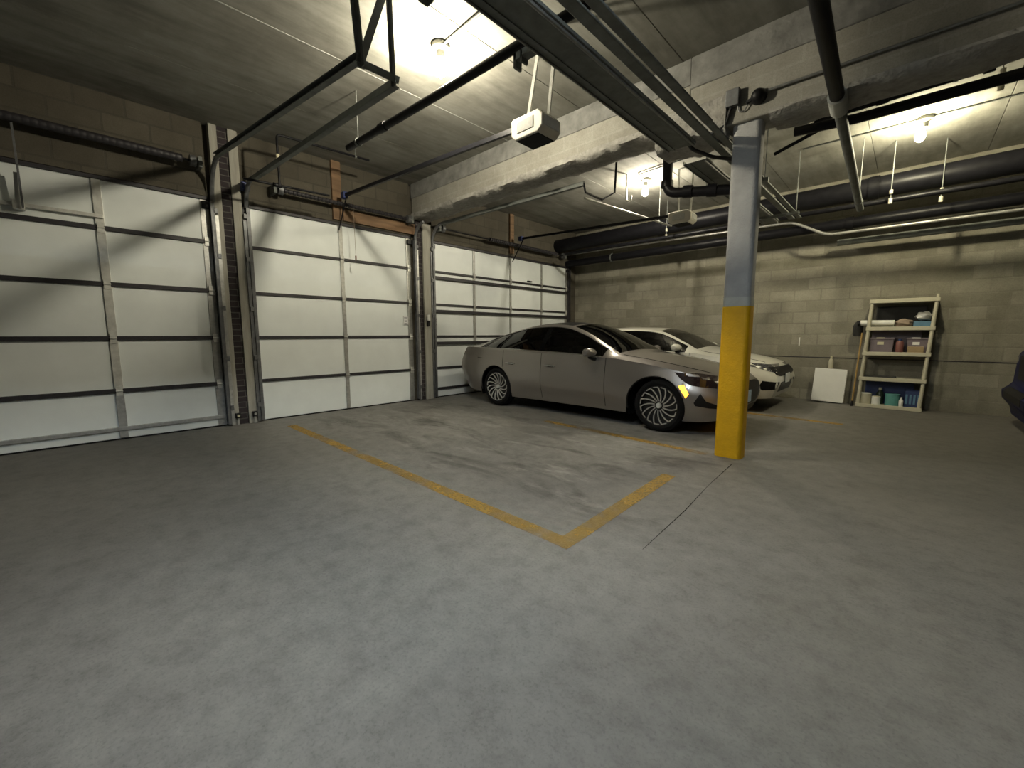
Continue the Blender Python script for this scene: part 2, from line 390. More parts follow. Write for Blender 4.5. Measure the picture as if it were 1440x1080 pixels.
lumpy(-2.02, -1.36, 3.03, 3.34, 'haunch', y0=BY0-.05, n=30, amp=.05)
lumpy(-1.02, XR-.02, 3.04, 3.10, 'soffit_coating')

# ------------------------------------------------------------------ pillar
p = thing('pillar', 'square grey concrete pillar with its lower half painted yellow', 'pillar', (-1.205, 4.392, 0))
PW = .118; PD = .088; PY = 4.392
def rounded(g, R=.045):
    pts = []
    for cx, cy, a0 in ((1, 1, 0), (-1, 1, 90), (-1, -1, 180), (1, -1, 270)):
        for k in range(6):
            a = math.radians(a0+18*k); pts.append((-1.205+cx*(PW+g-R)+R*math.cos(a), PY+cy*(PD+g-R)+R*math.sin(a)))
    return pts
MB().prism(rounded(0), 0, 3.10, 'z').build('shaft', M['pillar'], p, smooth=True, ang=50)
yb = MB().prism(rounded(.004), .001, 1.46, 'z').build('painted_band', M['yellow'], p, smooth=True, ang=50)
yb['label'] = 'yellow painted lower half of the pillar'
MB().prism(rounded(.003), 1.462, 1.545, 'z').build('primer_band', M['tape'], p, smooth=True, ang=50)

# ------------------------------------------------------------------ floor lines
def pline(pts, wd, label):
    m = MB(); z0, z1 = .0006, .0022
    (x0, y0), (x1, y1) = pts; d = Vector((x1-x0, y1-y0)).normalized(); n = Vector((-d.y, d.x))*wd/2
    q = [(x0+n.x, y0+n.y), (x1+n.x, y1+n.y), (x1-n.x, y1-n.y), (x0-n.x, y0-n.y)]
    m.prism(q, z0, z1, 'z')
    tag(m.build('parking_line', M['line']), label, 'parking line', 'yellow parking bay lines')
pline([(-5.9, 1.90), (-1.30, 1.86)], .11, 'long worn yellow line running from the middle door to the bay corner')
pline([(-1.352, 1.915), (-1.40, 3.42)], .11, 'short yellow line from the bay corner toward the pillar')
pline([(-3.6, 4.45), (-1.38, 4.30)], .10, 'faded yellow line between the silver car and the pillar foot')
pline([(-2.0, 7.02), (-.55, 6.98)], .12, 'faded yellow line on the floor in front of the two cars')
cr = MB(); cr.tube([(-1.10, 4.1, .001), (-1.07, 3.4, .001), (-1.02, 2.8, .001), (-.99, 2.1, .001)], [.0035, .001, .0028, .001], 5)
struct(cr.build('floor_joint', M['gap']))

# ------------------------------------------------------------------ garage doors
JOINTS = [.57, 1.17, 1.77, 2.375]
def garage_door(idx, yr, stiles, stile_w, stile_mat, struts=(), label=None, bottom=None, heavy=.05):
    y0, y1 = yr
    d = bpy.data.objects.new('door_%d' % idx, None); COL.objects.link(d); d.location = (XW, (y0+y1)/2, 0); struct(d, label)
    zs = [0.012] + JOINTS + [ZT]
    X0 = XW-.03
    for a, c in zip(zs, zs[1:]):
        MB().bb((X0-.045, y0-.02, a+.003), (X0, y1+.02, c-.003)).build('panel', M['panel'], d, bevel=.006)
    # end stiles
    for s, yy in ((0, y0), (1, y1)):
        a, c = (yy-.015, yy+.075) if s == 0 else (yy-.075, yy+.015)
        MB().bb((X0, a, .02), (X0+.012, c, ZT-.01)).build('end_stile', M['galv'], d, bevel=.003)
    for sy in stiles:
        for a, c in zip(zs, zs[1:]):
            m = MB().bb((X0, sy-stile_w/2, a+.012), (X0+.018, sy+stile_w/2, c-.012))
            m.build('stile', stile_mat if a > .3 or stile_mat is not M['galvb'] else M['galv'], d, bevel=.003)
    for z in JOINTS:
        m = MB().bb((X0-.002, y0, z-heavy/2), (X0+.022, y1, z+heavy/2)).build('joint_rail', M['dstrut'], d, bevel=.004)
        for sy in [y0+.03, y1-.03] + list(stiles):
            h = MB().bb((X0+.012, sy-.028, z-.055), (X0+.03, sy+.028, z+.055)); h.tube([(X0+.034, sy-.03, z), (X0+.034, sy+.03, z)], .009, 8)
            h.build('hinge', M['galvb'] if sy in (y0+.03, y1-.03) or stile_mat is M['galvb'] else M['galv'], d)
    for z in struts:
        MB().bb((X0, y0+.01, z-.028), (X0+.05, y1-.01, z+.028)).build('strut', M['dstrut'], d, bevel=.004)
    if bottom:
        MB().bb((X0, y0, bottom-.022), (X0+.03, y1, bottom+.022)).build('bottom_rail', M['galv'] if idx == 1 else M['dstrut'], d, bevel=.004)
    MB().bb((X0-.05, y0, 0.), (X0+.004, y1, .016)).build('weather_seal', M['trim'], d)
    # header seal along the top edge
    MB().bb((X0, y0-.02, ZT-.045), (X0+.03, y1+.02, ZT-.004)).build('top_rail', M['dstrut'], d, bevel=.004)
    for yy in (y0+.01, y1-.01):
        MB().bb((X0+.012, yy-.05, ZT-.15), (X0+.06, yy+.05, ZT-.07)).build('top_roller_bracket', M['black'], d, bevel=.006)
    return d, X0
d1, X0 = garage_door(1, D1, [.30, -1.0], .075, M['galvb'], (), 'leftmost white sectional garage door with a bright steel middle stile', bottom=.13)
# bright reinforcing strut on the top section of the left door
sb = MB().bb((X0+.018, D1[0]+.05, 2.475), (X0+.05, .33, 2.512)).build('strut', M['galvb'], d1, bevel=.004); sb['label'] = 'bright steel strut across the top section'
d2, _ = garage_door(2, D2, [2.985], .058, M['galv'], (), 'middle white sectional garage door with a centre stile and a small sticker', heavy=.042)
d3, _ = garage_door(3, D3, [5.72, 6.79, 7.87], .058, M['galv'], (1.045, 1.645, 2.265), 'far double width white garage door behind the parked cars', bottom=.17, heavy=.042)
for dd, yy in ((d2, 4.095), (d3, 4.735)):
    s = MB().bb((X0+.001, yy-.045, 1.38), (X0+.016, yy+.045, 1.53)).build('sticker', M['sticker'], dd)
    k = MB()
    for z, hw in ((1.505, .034), (1.488, .03), (1.452, .024), (1.438, .02), (1.405, .032), (1.393, .032)): k.bb((X0+.0155, yy-hw, z-.004), (X0+.0172, yy+hw, z+.004))
    k.build('print', M['ink'], s)
sv = MB().bb((X0, 7.36, 2.42), (X0+.035, 7.50, 2.445)).build('handle', M['black'], d3)

# tracks: vertical channel, curve, horizontal run to its hanger
def track(label, y, zend, xend, side, zr=3.26, horiz=True, yend=None):
    t = thing('door_track', label, 'door track', (XW+.06, y, 0), 'garage door tracks')
    xv = XW+.055
    def chan(m, pts):
        for a, c in zip(pts, pts[1:]):
            m.bar(a, c, .052, .006, up=(0, 1, 0)) if abs(a[0]-c[0]) < 1e-6 else None
    m = MB().bb((xv-.03, y-.004, .03), (xv+.03, y+.004, 2.86)).bb((xv+.024, y-.03*side, .03), (xv+.03, y+.01*side, 2.86)).bb((xv-.03, y-.03*side, .03), (xv-.024, y+.01*side, 2.86))
    m.build('vertical_channel', M['dgalv'], t)
    # wall angle behind the channel
    MB().bb((xv-.04, y+.012*side, .02), (xv+.012, y+.05*side, 2.7)).build('wall_angle', M['galv'] if side > 0 else M['dgalv'], t)
    for z in (.25, .9, 1.55, 2.2, 2.75):
        MB().bb((xv-.035, y-.01, z-.03), (xv+.03, y+.045*side, z+.03)).build('bracket', M['dgalv'], t, bevel=.004)
    R = zr-2.86; pts = []
    for k in range(9):
        a = PI/2*k/8; pts.append((xv+R*(1-math.cos(a)), y, 2.86+R*math.sin(a)))
    cv = MB().tube(pts, .026, 8)
    cv.build('curve', M['dgalv'], t, smooth=True)
    if horiz:
        ye = y if yend is None else yend
        h = MB().bar(pts[-1], (xend, ye, zend), .010, .05); h.bar((pts[-1][0], y-.022*side, pts[-1][2]+.023), (xend, ye-.022*side, zend+.023), .044, .006); h.bar((pts[-1][0], y-.022*side, pts[-1][2]-.023), (xend, ye-.022*side, zend-.023), .044, .006)
        h.build('horizontal_channel', M['steel'], t)
    return t
track('steel track on the right edge of the left garage door', 1.335, 3.05, -2.83, 1, zr=3.28, yend=1.50)
t2 = track('steel track on the left edge of the middle garage door', 1.705, 2.97, -2.77, -1, zr=3.16)
MB().box((XW+.08, 1.70, 3.12), (.09, .10, .10)).build('end_cap', M['blue'], t2, bevel=.008)['label'] = 'blue bracket at the top of the track'
track('steel track on the right edge of the middle garage door', 4.29, 3.2, -3.2, 1, zr=3.12, horiz=False)
track('steel track on the left edge of the far garage door', 4.655, 3.12, -3.17, -1, zr=3.16)
# hanger frame between the first two tracks
h = thing('track_hanger', 'dark angle iron hanger frame holding two door track ends', 'hanger', (-2.8, 1.6, 3.0))
MB().bar((-2.84, 1.50, 3.0), (-2.84, 1.44, ZC), .055, .008, up=(1, 0, 0)).bar((-2.815, 1.50, 3.0), (-2.815, 1.44, ZC), .008, .055, up=(1, 0, 0)).build('upright', M['steel'], h)
MB().bar((-2.77, 1.70, 2.93), (-2.77, 1.68, ZC), .04, .008, up=(1, 0, 0)).bar((-2.755, 1.70, 2.93), (-2.755, 1.68, ZC), .008, .035, up=(1, 0, 0)).build('upright', M['steel'], h)
MB().bar((-2.83, 1.50, 3.05), (-2.79, 1.67, ZC-.25), .05, .010, up=(1, 0, 0)).build('brace', M['steel'], h)
MB().bar((-2.85, 1.49, 3.04), (-2.74, 1.73, 2.975), .05, .010, up=(1, 0, 0)).build('cross_bar', M['steel'], h)

ab = thing('angle_hanger', 'dark perforated angle hanging from the ceiling left of the tray', 'hanger', (-2.42, 1.79, 3.34))
MB().bb((-2.47, 1.785, 3.34), (-2.40, 1.791, ZC)).bb((-2.47, 1.72, 3.34), (-2.464, 1.79, ZC)).build('angle', M['steel'], ab)
# torsion springs
def spring(label, y0, y1, z, x=XW+.16, r=.032, coil=(None, None), notch=.72):
    t = thing('torsion_spring', label, 'spring', (x, (y0+y1)/2, z), 'torsion springs above the doors')
    MB().tube([(x, y0, z), (x, y1, z)], .014, 10).build('shaft', M['black'], t, smooth=True)
    a, c = coil; m = MB(); n = int((c-a)/.055); pts = []; rs = []
    for i in range(n*6+1):
        yy = a+(c-a)*i/(n*6); pts.append((x, yy, z)); rs.append(r*(1. if i % 6 < 4 else notch))
    m.tube(pts, rs, 12); m.build('coil', M['dstrut'], t, smooth=True)
    for yy in (y0+.03, y1-.03):
        MB().bb((XW+.002, yy-.02, z-.06), (x+.03, yy+.02, z+.06)).build('bearing_plate', M['steel'], t, bevel=.004)
    for yy in (y0+.1, y1-.1):
        MB().tube([(x, yy-.03, z), (x, yy+.03, z)], .062, 16).build('cable_drum', M['dgalv'], t, smooth=True)
    return t
spring('long dark torsion spring bar above the left garage door', D1[0]+.02, 1.25, 3.265, r=.045, coil=(-1.1, 1.05), notch=.95)
spring('dark coiled torsion spring above the middle garage door', 2.0, 4.20, 3.16, coil=(2.15, 4.05))
spring('dark torsion spring above the far garage door', 4.72, 8.6, 3.13, coil=(6.0, 8.2), r=.04)

# lift arm hanging on the left door
a = thing('opener_arm', 'pale steel opener arm hanging at the top of the left garage door', 'opener arm', (XW+.06, -.26, 2.5))
MB().bar((XW+.05, -.27, 2.50), (XW+.09, -.255, 2.78), .038, .012, up=(1, 0, 0)).build('lower_arm', M['galvb'], a, bevel=.004)
MB().bb((XW-.028, -.31, 2.44), (XW+.06, -.23, 2.53)).build('door_bracket', M['galvb'], a, bevel=.004)
MB().bar((XW+.09, -.24, 2.45), (XW+.16, -.24, 3.215), .016, .012, up=(1, 0, 0)).build('upper_arm', M['dgalv'], a)
# ------------------------------------------------------------------ garage door openers
def opener(label, x, y, z, xdoor, zdoor, ydoor, strap_tops, bright=True):
    t = thing('door_opener', label, 'garage door opener', (x, y, z), 'ceiling hung door openers')
    L, W, H = .36, .25, .185
    prof = [(-L/2, H*.42), (-L/2+.02, H/2), (L/2-.05, H/2), (L/2, H*.22), (L/2, -H*.28), (L/2-.05, -H/2), (-L/2+.05, -H/2), (-L/2, -H*.25)]
    MB().prism([(x+px, z+pz) for px, pz in prof], y-W/2, y+W/2, 'y').build('housing', M['opener'], t, bevel=.016)
    MB().bb((x-L/2+.07, y-W/2-.004, z-H*.22), (x+L/2-.10, y-W/2+.006, z+H*.3)).build('side_panel', M['opener_lens'], t, bevel=.004)
    MB().bb((x+L/2-.006, y-W/2+.03, z-H*.24), (x+L/2+.006, y+W/2-.03, z+H*.20)).build('light_lens', M['opener_lens'], t, bevel=.004)
    MB().bb((x-L/2+.06, y-W/2+.015, z-H/2-.006), (x+L/2-.06, y+W/2-.015, z-H/2+.004)).build('bottom_cover', M['dark_cover'], t, bevel=.003)
    MB().bb((x-L/2+.03, y-.05, z+H/2-.002), (x+.06, y+.05, z+H/2+.025)).build('top_bracket', M['opener'], t, bevel=.004)
    r = MB().bar((x-L/2+.02, y, z+H*.40), (xdoor, ydoor, zdoor), .032, .042); r.build('rail', M['black'], t)
    for (sx, sy, sz), (bx, by, bz) in strap_tops:
        MB().bar((x+bx, y+by, z+bz), (sx, sy, sz), .026, .026, up=(1, .3, 0)).build('strap', M['galvb'], t)
    MB().box((xdoor+.03, ydoor, zdoor), (.10, .07, .09)).build('header_bracket', M['blue'], t, bevel=.006)
    MB().bar((xdoor+.10, ydoor, zdoor-.03), (XW+.03, ydoor+.01, 2.80), .018, .012, up=(0, 1, 0)).build('door_arm', M['black'], t)
    return t
op1 = opener('cream garage door opener hanging nearest, below the bare bulb bay', -2.52, 2.95, 2.985, XW+.26, 3.25, 2.93,
       [((-2.47, 2.97, ZC), (-.05, -.04, .10)), ((-2.30, 2.97, ZC), (.10, .05, .08))])
MB().tube([(XW+.32, 3.04, 3.2), (XW+.30, 3.06, 2.62), (XW+.30, 3.06, 2.40)], .003, 6).build('release_cord', M['tan'], op1)
MB().tube([(XW+.30, 3.06, 2.33), (XW+.30, 3.06, 2.40)], .012, 8).build('release_handle', M['maroon'], op1)
opener('far cream garage door opener beyond the beam beside the pillar', -2.75, 6.80, 3.02, XW+.26, 3.25, 6.80,
       [((-2.62, 6.84, ZC), (.10, .05, .08)), ((-2.85, 6.84, ZC), (-.05, -.04, .10))])

# ------------------------------------------------------------------ lamps
def jelly_lamp(label, x, y, bmat, jar=False, tilt=(0, 0)):
    t = thing('ceiling_lamp', label, 'lamp', (x, y, ZC), 'bare bulb ceiling lamps')
    MB().lathe([(.075, ZC-.001), (.078, ZC-.04), (.05, ZC-.05), (.036, ZC-.06), (.034, ZC-.12)], (x, y, 0), seg=20).build('base', M['lampbase'], t, smooth=True)
    bx, by = x+tilt[0], y+tilt[1]
    prof = [(.018, ZC-.118), (.026, ZC-.135), (.042, ZC-.17), (.047, ZC-.205), (.040, ZC-.25), (.016, ZC-.273)]
    MB().lathe(prof, (bx, by, 0), seg=18).build('bulb', bmat, t, smooth=True)
    if jar:
        m = MB(); pr = [(.056, ZC-.07), (.060, ZC-.12), (.060, ZC-.20), (.045, ZC-.25), (.012, ZC-.268)]
        m.lathe(pr, (x, y, 0), seg=20); m.build('glass_jar', M['jar'], t, smooth=True)
    return t
jelly_lamp('nearest lit ceiling bulb, over the bay of the middle door', -3.27, 2.50, M['bulb'])
jelly_lamp('lit bare bulb on the ceiling beyond the beam, over the parked cars', -3.43, 6.87, M['bulb2'])
jelly_lamp('lit bare bulb on the ceiling at the right, over the shelf bay', -.07, 7.32, M['bulb3'], False, (-.03, 0))
tl = thing('assumed_tube_lamp', 'assumed cool white twin tube shop light, added out of view, hanging from the ceiling left of the thick black pipe', 'lamp', (-.72, .6, ZC))  # unseen lamp added for the near floor, assumed from its cool light
MB().prism([(-.85, 3.27), (-.845, 3.27), (-.79, 3.36), (-.65, 3.36), (-.595, 3.27), (-.59, 3.27), (-.645, 3.37), (-.795, 3.37)], -.02, 1.22, 'y').build('reflector', M['white'], tl)
MB().bb((-.79, -.02, 3.36), (-.65, 1.22, 3.42)).build('housing', M['white'], tl, bevel=.006)
for xx in (-.765, -.675): MB().tube([(xx, .0, 3.315), (xx, 1.2, 3.315)], .016, 12).build('tube', M['tube'], tl, smooth=True)
for yy in (-.012, 1.212): MB().bb((-.80, yy-.012, 3.285), (-.64, yy+.012, 3.36)).build('end_cap', M['white'], tl)
for yy in (.2, 1.0): MB().tube([(-.72, yy, 3.41), (-.72, yy, ZC)], .005, 6).build('hanger_rod', M['steel'], tl)

# ------------------------------------------------------------------ overhead steel and pipes
def pipe(label, pts, r, m='black', name='pipe', cat='pipe', group='ceiling pipes', seg=14, couplings=(), hang=()):
    t = thing(name, label, cat, pts[0], group)
    MB().tube(pts, r, seg).build('run', M[m], t, smooth=True)
    for c in couplings:
        a, bb, rr, mm = c
        MB().tube([a, bb], rr, seg).build('coupling', M[mm], t, smooth=True)
    for (x, y, z, ax) in hang:
        dx = Vector((.014, 0, 0)) if ax == 'x' else Vector((0, .014, 0)); q = Vector((x, y, z))
        MB().tube([q-dx, q+dx], r*1.1+.003, seg).tube([(x, y, z+r), (x, y, ZC)], .005, 6).build('hanger', M['steel'], t)
    return t
def elbow(pts, rad=.08, n=5):
    out = [Vector(pts[0])]
    for a, c, d in zip(pts, pts[1:], pts[2:]):
        a, c, d = Vector(a), Vector(c), Vector(d)
        p0 = c+(a-c).normalized()*rad; p1 = c+(d-c).normalized()*rad
        for k in range(n+1):
            s = k/n; out.append(p0*(1-s)**2+c*2*s*(1-s)+p1*s*s)
    out.append(Vector(pts[-1])); return out

# wide channel trunk and two struts running under the ceiling towards the block wall
def tray(label, y0, y1, x0, x1):
    tr = thing('cable_tray', label, 'cable tray', ((x0+x1)/2, y0, 3.0), 'cable tray sections')
    MB().bb((x0, y0, 2.998), (x1, y1, 3.004)).bb((x0, y0, 3.0), (x0+.006, y1, 3.035)).bb((x1-.006, y0, 3.0), (x1, y1, 3.02)).bb((x0+.05, y0, 2.990), (x0+.075, y1, 2.999)).bb((x1-.07, y0, 2.990), (x1-.04, y1, 2.999)).build('channel', M['steel'], tr)
    MB().tube([(x0+.012, y0, 2.992), (x0+.012, y1, 2.992)], .008, 8).tube([(x1-.022, y0, 2.99), (x1-.022, y1, 2.99)], .012, 8).build('conduit', M['pipe_grey'], tr, smooth=True)
    return tr
tray('wide dusty steel tray running over the bay to the beam by the pillar', -1.0, 4.22, -1.885, -1.61)
tray('narrower dusty steel tray carrying on beyond the beam behind the pillar', 4.66, 7.95, -1.90, -1.66)
for yy, lab in ((.6, 'dark support bar under the near end of the tray'), (5.6, 'dark support bar under the tray just beyond the beam'), (7.4, 'dark support bar under the far end of the tray')):
    cb_ = thing('support_bar', lab, 'support bar', (-1.65, yy, 2.97), 'tray support bars')
    MB().bb((-2.02, yy-.02, 2.935), (-1.30, yy+.02, 2.974)).build('bar', M['steel'], cb_, bevel=.004)
    for xx in (-1.98, -1.34): MB().tube([(xx, yy, 2.95), (xx, yy, ZC)], .006, 8).build('hanger_rod', M['steel'], cb_)
eb = thing('end_bracket', 'small notched steel bracket on the left edge of the tray', 'bracket', (-1.98, 2.2, 3.06))
MB().bb((-2.05, 2.17, 3.005), (-1.885, 2.23, 3.05)).bb((-2.05, 2.17, 2.96), (-2.03, 2.23, 3.05)).bb((-1.99, 2.17, 2.975), (-1.975, 2.23, 3.05)).build('plate', M['steel'], eb)
tag(MB().bb((-1.53, -1., 2.995), (-1.45, 7.95, 3.015)).build('steel_strut', M['steel'], bevel=.006), 'square dusty steel strut beside the wide cable tray', 'strut', 'ceiling struts')
tag(MB().bb((-1.425, -1., 2.995), (-1.355, 3.9, 3.012)).bb((-1.42, 3.9, 2.993), (-1.36, 7.95, 3.010)).build('steel_strut', M['steel'], bevel=.006), 'thin dusty steel strut on the pillar side of the trunk run', 'strut', 'ceiling struts')
pipe('black pipe hanging under the ceiling slabs past the nearest lamp, toward the tray', [(-4.72, 2.30, 3.28), (-2.9, 2.36, 3.265), (-.7, 2.42, 3.25)], .036, hang=[(-1.2, 2.407, 3.253, 'x'), (-4.5, 2.307, 3.279, 'x')],
     couplings=[((-4.05, 2.32, 3.275), (-3.95, 2.325, 3.275), .045, 'black')])
# small sprinkler pipe near the left pier
pipe('thin black pipe with a short drop by the left pier', elbow([(-5.75, 1.90, 3.02), (-5.75, 1.90, 3.62), (-5.75, 3.1, 3.66)], .05), .014, hang=[(-5.75, 2.9, 3.653, 'y')],
     couplings=[((-5.75, 1.90, 3.33), (-5.75, 1.90, 3.39), .02, 'label')])
pipe('thin black pipe crossing low over the middle door', [(-5.9, 1.55, 3.06), (-5.85, 2.55, 3.08)], .014, couplings=[((-5.88, 1.87, 3.065), (-5.88, 1.96, 3.066), .026, 'black')])
# conduit to nearest lamp
pipe('thin grey conduit from the nearest lamp to the cable tray', [(-3.20, 2.50, ZC-.02), (-1.9, 2.46, ZC-.02)], .012, 'pipe_grey', 'conduit', 'conduit', 'lamp conduits')
pipe('thin conduit across the ceiling through the right hand lamp', [(-1.3, 7.32, ZC-.012), (1.6, 7.32, ZC-.012)], .010, 'steel', 'conduit', 'conduit', 'lamp conduits')
pipe('thin conduit leading from the far lamp across the ceiling', elbow([(-3.43, 6.80, ZC-.03), (-3.40, 6.55, ZC-.02), (-1.9, 6.35, ZC-.02)], .06), .010, 'steel', 'conduit', 'conduit', 'lamp conduits')
pipe('thin dark conduit on the face of the beam', [(-1.03, 4.238, 3.255), (XR-.1, 4.238, 3.20)], .011, 'pipe_grey', 'conduit', 'conduit', 'lamp conduits')
# black drain pipe from beside the camera over the pillar line
pipe('thick black pipe crossing the beam to the right of the pillar', [(-.36, -1.0, 2.985), (-.55, 4.40, 2.985)], .047,
     couplings=[((-.54, 4.12, 2.985), (-.55, 4.39, 2.985), .062, 'tape')], hang=[(-.41, .3, 2.985, 'y')])
pipe('dark pipe carrying on from the taped joint toward the block wall', [(-.55, 4.405, 2.985), (-.66, 7.95, 2.985)], .042, 'steel', hang=[(-.645, 7.5, 2.985, 'y')])
# two black pipes on the far side of the beam
pipe('upper black pipe along the far side of the beam, right of the pillar', [(-.78, 4.80, 3.13), (.30, 4.80, 3.15)], .034, couplings=[((-.36, 4.8, 3.138), (-.28, 4.8, 3.14), .042, 'black'), ((.24, 4.8, 3.149), (.30, 4.8, 3.15), .045, 'black')], hang=[(.1, 4.8, 3.146, 'x')])
pipe('lower black pipe along the far side of the beam, right of the pillar', [(-.95, 4.92, 3.12), (-.5, 4.92, 3.085), (XR-.1, 4.90, 3.02)], .042, hang=[(.9, 4.917, 3.07, 'x')])
pipe('slanted dark brace pipe right of the pillar', [(-1.24, 5.5, 3.17), (-.66, 5.5, 3.36)], .018, hang=[(-.72, 5.5, 3.34, 'x')])
# black elbow drain
pipe('black drain pipe elbow hanging under the beam beside the pillar', elbow([(-2.31, 5.2, ZC), (-2.31, 5.2, 2.93), (-1.55, 5.35, 2.84)], .12, 7), .058,
     couplings=[((-2.31, 5.2, 3.00), (-2.31, 5.2, 3.07), .072, 'black'), ((-2.12, 5.235, 2.912), (-2.02, 5.255, 2.90), .072, 'black'), ((-1.86, 5.29, 2.88), (-1.76, 5.31, 2.868), .072, 'black')])
# pipes along the block wall
pipe('fat black main pipe high along the block wall', [(XW+.002, 8.45, 3.37), (XR-.002, 8.45, 3.37)], .15, seg=22,
     couplings=[((-.62, 8.45, 3.37), (-.5, 8.45, 3.37), .165, 'black'), ((-3.9, 8.45, 3.37), (-3.78, 8.45, 3.37), .165, 'black')])
pipe('black pipe below the fat main, close to the block wall', [(XW+.002, 8.86, 2.99), (XR-.002, 8.86, 2.99)], .085, couplings=[((-.9, 8.86, 2.99), (-.8, 8.86, 2.99), .1, 'black')], hang=[(1.9, 8.86, 2.99, 'x'), (-5.2, 8.86, 2.99, 'x')])
pipe('slim black pipe in front of the fat main', [(XW+.55, 8.05, 3.06), (XR-.05, 8.05, 3.06)], .035, hang=[(-2.3, 8.05, 3.06, 'x'), (2.2, 8.05, 3.06, 'x')])
pipe('steel conduit stepping down in front of the block wall', elbow([(XW+.002, 8.74, 3.20), (-1.62, 8.74, 3.12), (-1.12, 8.74, 2.83), (XR-.1, 8.74, 2.80)], .12), .022, 'galv', 'conduit', 'conduit', 'lamp conduits')
pipe('dark pipe lowest along the block wall', [(-1.0, 8.98, 2.72), (XR-.05, 8.98, 2.72)], .05, 'steel', hang=[(1.6, 8.98, 2.72, 'x')])
for i, (x, y, z, lab) in enumerate(((-.34, 7.9, 3.0, 'threaded hanger rod with a pale clip left of the right hand lamp'), (.42, 6.0, 3.42, 'pale rod hanging at the far right of the ceiling'), (.16, 8.28, 3.0, 'threaded rod with two pale nuts under the fat main pipe'), (-3.62, 8.2, 3.1, 'thin hanger rod under the far lamp'))):
    t = thing('hanger_rod', lab, 'hanger rod', (x, y, z), 'pipe hanger rods')
    MB().tube([(x, y, z), (x, y, ZC)], .006, 8).build('rod', M['galvb' if i == 1 else 'steel'], t)
    MB().tube([(x, y, z-.02), (x, y, z+.05)], .022, 8).build('nut', M['cream'], t)
    MB().tube([(x, y, z+.11), (x, y, z+.16)], .02, 8).build('nut', M['cream'], t)
# small brackets and rails beyond the beam
t = thing('pipe_hook', 'pale hook hanging from the ceiling left of the far lamp', 'hook', (-3.5, 6.5, 3.4))
MB().tube([(-3.55, 6.45, ZC), (-3.55, 6.45, 3.42), (-3.54, 6.45, 3.385), (-3.51, 6.46, 3.37), (-3.48, 6.47, 3.385), (-3.47, 6.47, 3.45)], .014, 10).build('bend', M['galvb'], t, smooth=True)
t = thing('track_bracket', 'dark bent bracket at the end of the far door track', 'bracket', (-3.2, 4.9, 3.1))
MB().tube([(-3.17, 4.66, 3.12), (-3.17, 4.70, 3.02), (-3.12, 5.02, 2.99), (-2.95, 5.05, 3.05), (-2.92, 5.05, ZC)], .014, 8).build('bar', M['black'], t)
pipe('thin steel pipe running back from the far door track end', [(-3.45, 5.1, 3.10), (-3.40, 7.9, 3.22)], .017, 'galv', hang=[(-3.41, 7.4, 3.198, 'y')])

# junction box and camera on the beam
jb = thing('junction_box', 'grey junction box on the beam above the pillar', 'junction box', (-1.3, BY0, 3.29))
MB().bb((-1.365, BY0-.06, 3.22), (-1.255, BY0+.0, 3.36)).build('box', M['dgalv'], jb, bevel=.006)
MB().tube(elbow([(-1.32, BY0-.03, 3.23), (-1.36, BY0-.03, 3.08), (-1.45, BY0-.06, 3.03), (-1.60, BY0-.05, 3.07)], .05), .011, 8).build('cable', M['cable'], jb, smooth=True)
MB().tube(elbow([(-1.27, BY0-.02, 3.22), (-1.255, BY0-.02, 3.16), (-1.21, BY0-.02, 3.16), (-1.16, BY0-.03, 3.25)], .02), .005, 8).build('wire', M['dgalv'], jb, smooth=True)
sc = thing('security_camera', 'round black camera on the beam right of the junction box', 'camera', (-1.1, BY0, 3.24))
MB().lathe([(.062, BY0-.0), (.062, BY0-.03), (.055, BY0-.05), (.045, BY0-.075), (.02, BY0-.09)], (-1.105, 0, 3.235), 'y', 20).build('dome', M['trim'], sc, smooth=True)
MB().tube([(-1.15, BY0-.03, 3.23), (-1.20, BY0-.03, 3.215)], .016, 8).build('plug', M['cable'], sc)
pipe('thick black cable looping off the tray under the beam', elbow([(-1.92, 4.1, 3.09), (-1.86, 4.22, 3.13), (-1.72, 4.24, 3.08), (-1.66, 4.26, 2.97), (-1.55, 4.5, 2.94), (-1.36, 4.9, 2.965), (-1.34, 5.3, 2.99)], .05), .017, 'cable', 'cable', 'cable', None)
sb = thing('switch_box', 'small white switch box on the jamb between the middle and far doors', 'switch box', (XW+.05, 4.52, 1.5))
MB().bb((XW+.05, 4.49, 1.46), (XW+.085, 4.55, 1.57)).build('cover', M['white'], sb, bevel=.005)
MB().bb((XW+.05, 4.495, 1.36), (XW+.08, 4.545, 1.455)).build('lower_box', M['trim'], sb, bevel=.004)
for yy, lab in ((1.42, 'pale door sensor eye on the floor by the left door track'), (1.62, 'dark door sensor eye on the floor by the middle door track')):
    s = thing('door_sensor', lab, 'door sensor', (XW+.08, yy, .13), 'door safety sensors')
    MB().bb((XW+.045, yy-.03, .10), (XW+.10, yy+.03, .165)).build('housing', M['trim'], s, bevel=.006)
    MB().bb((XW+.055, yy-.012, .0), (XW+.065, yy+.012, .11)).build('bracket', M['galv'], s)
    MB().tube([(XW+.10, yy, .133), (XW+.106, yy, .133)], .017, 12).build('lens', M['label'] if yy < 1.5 else M['galv'], s)

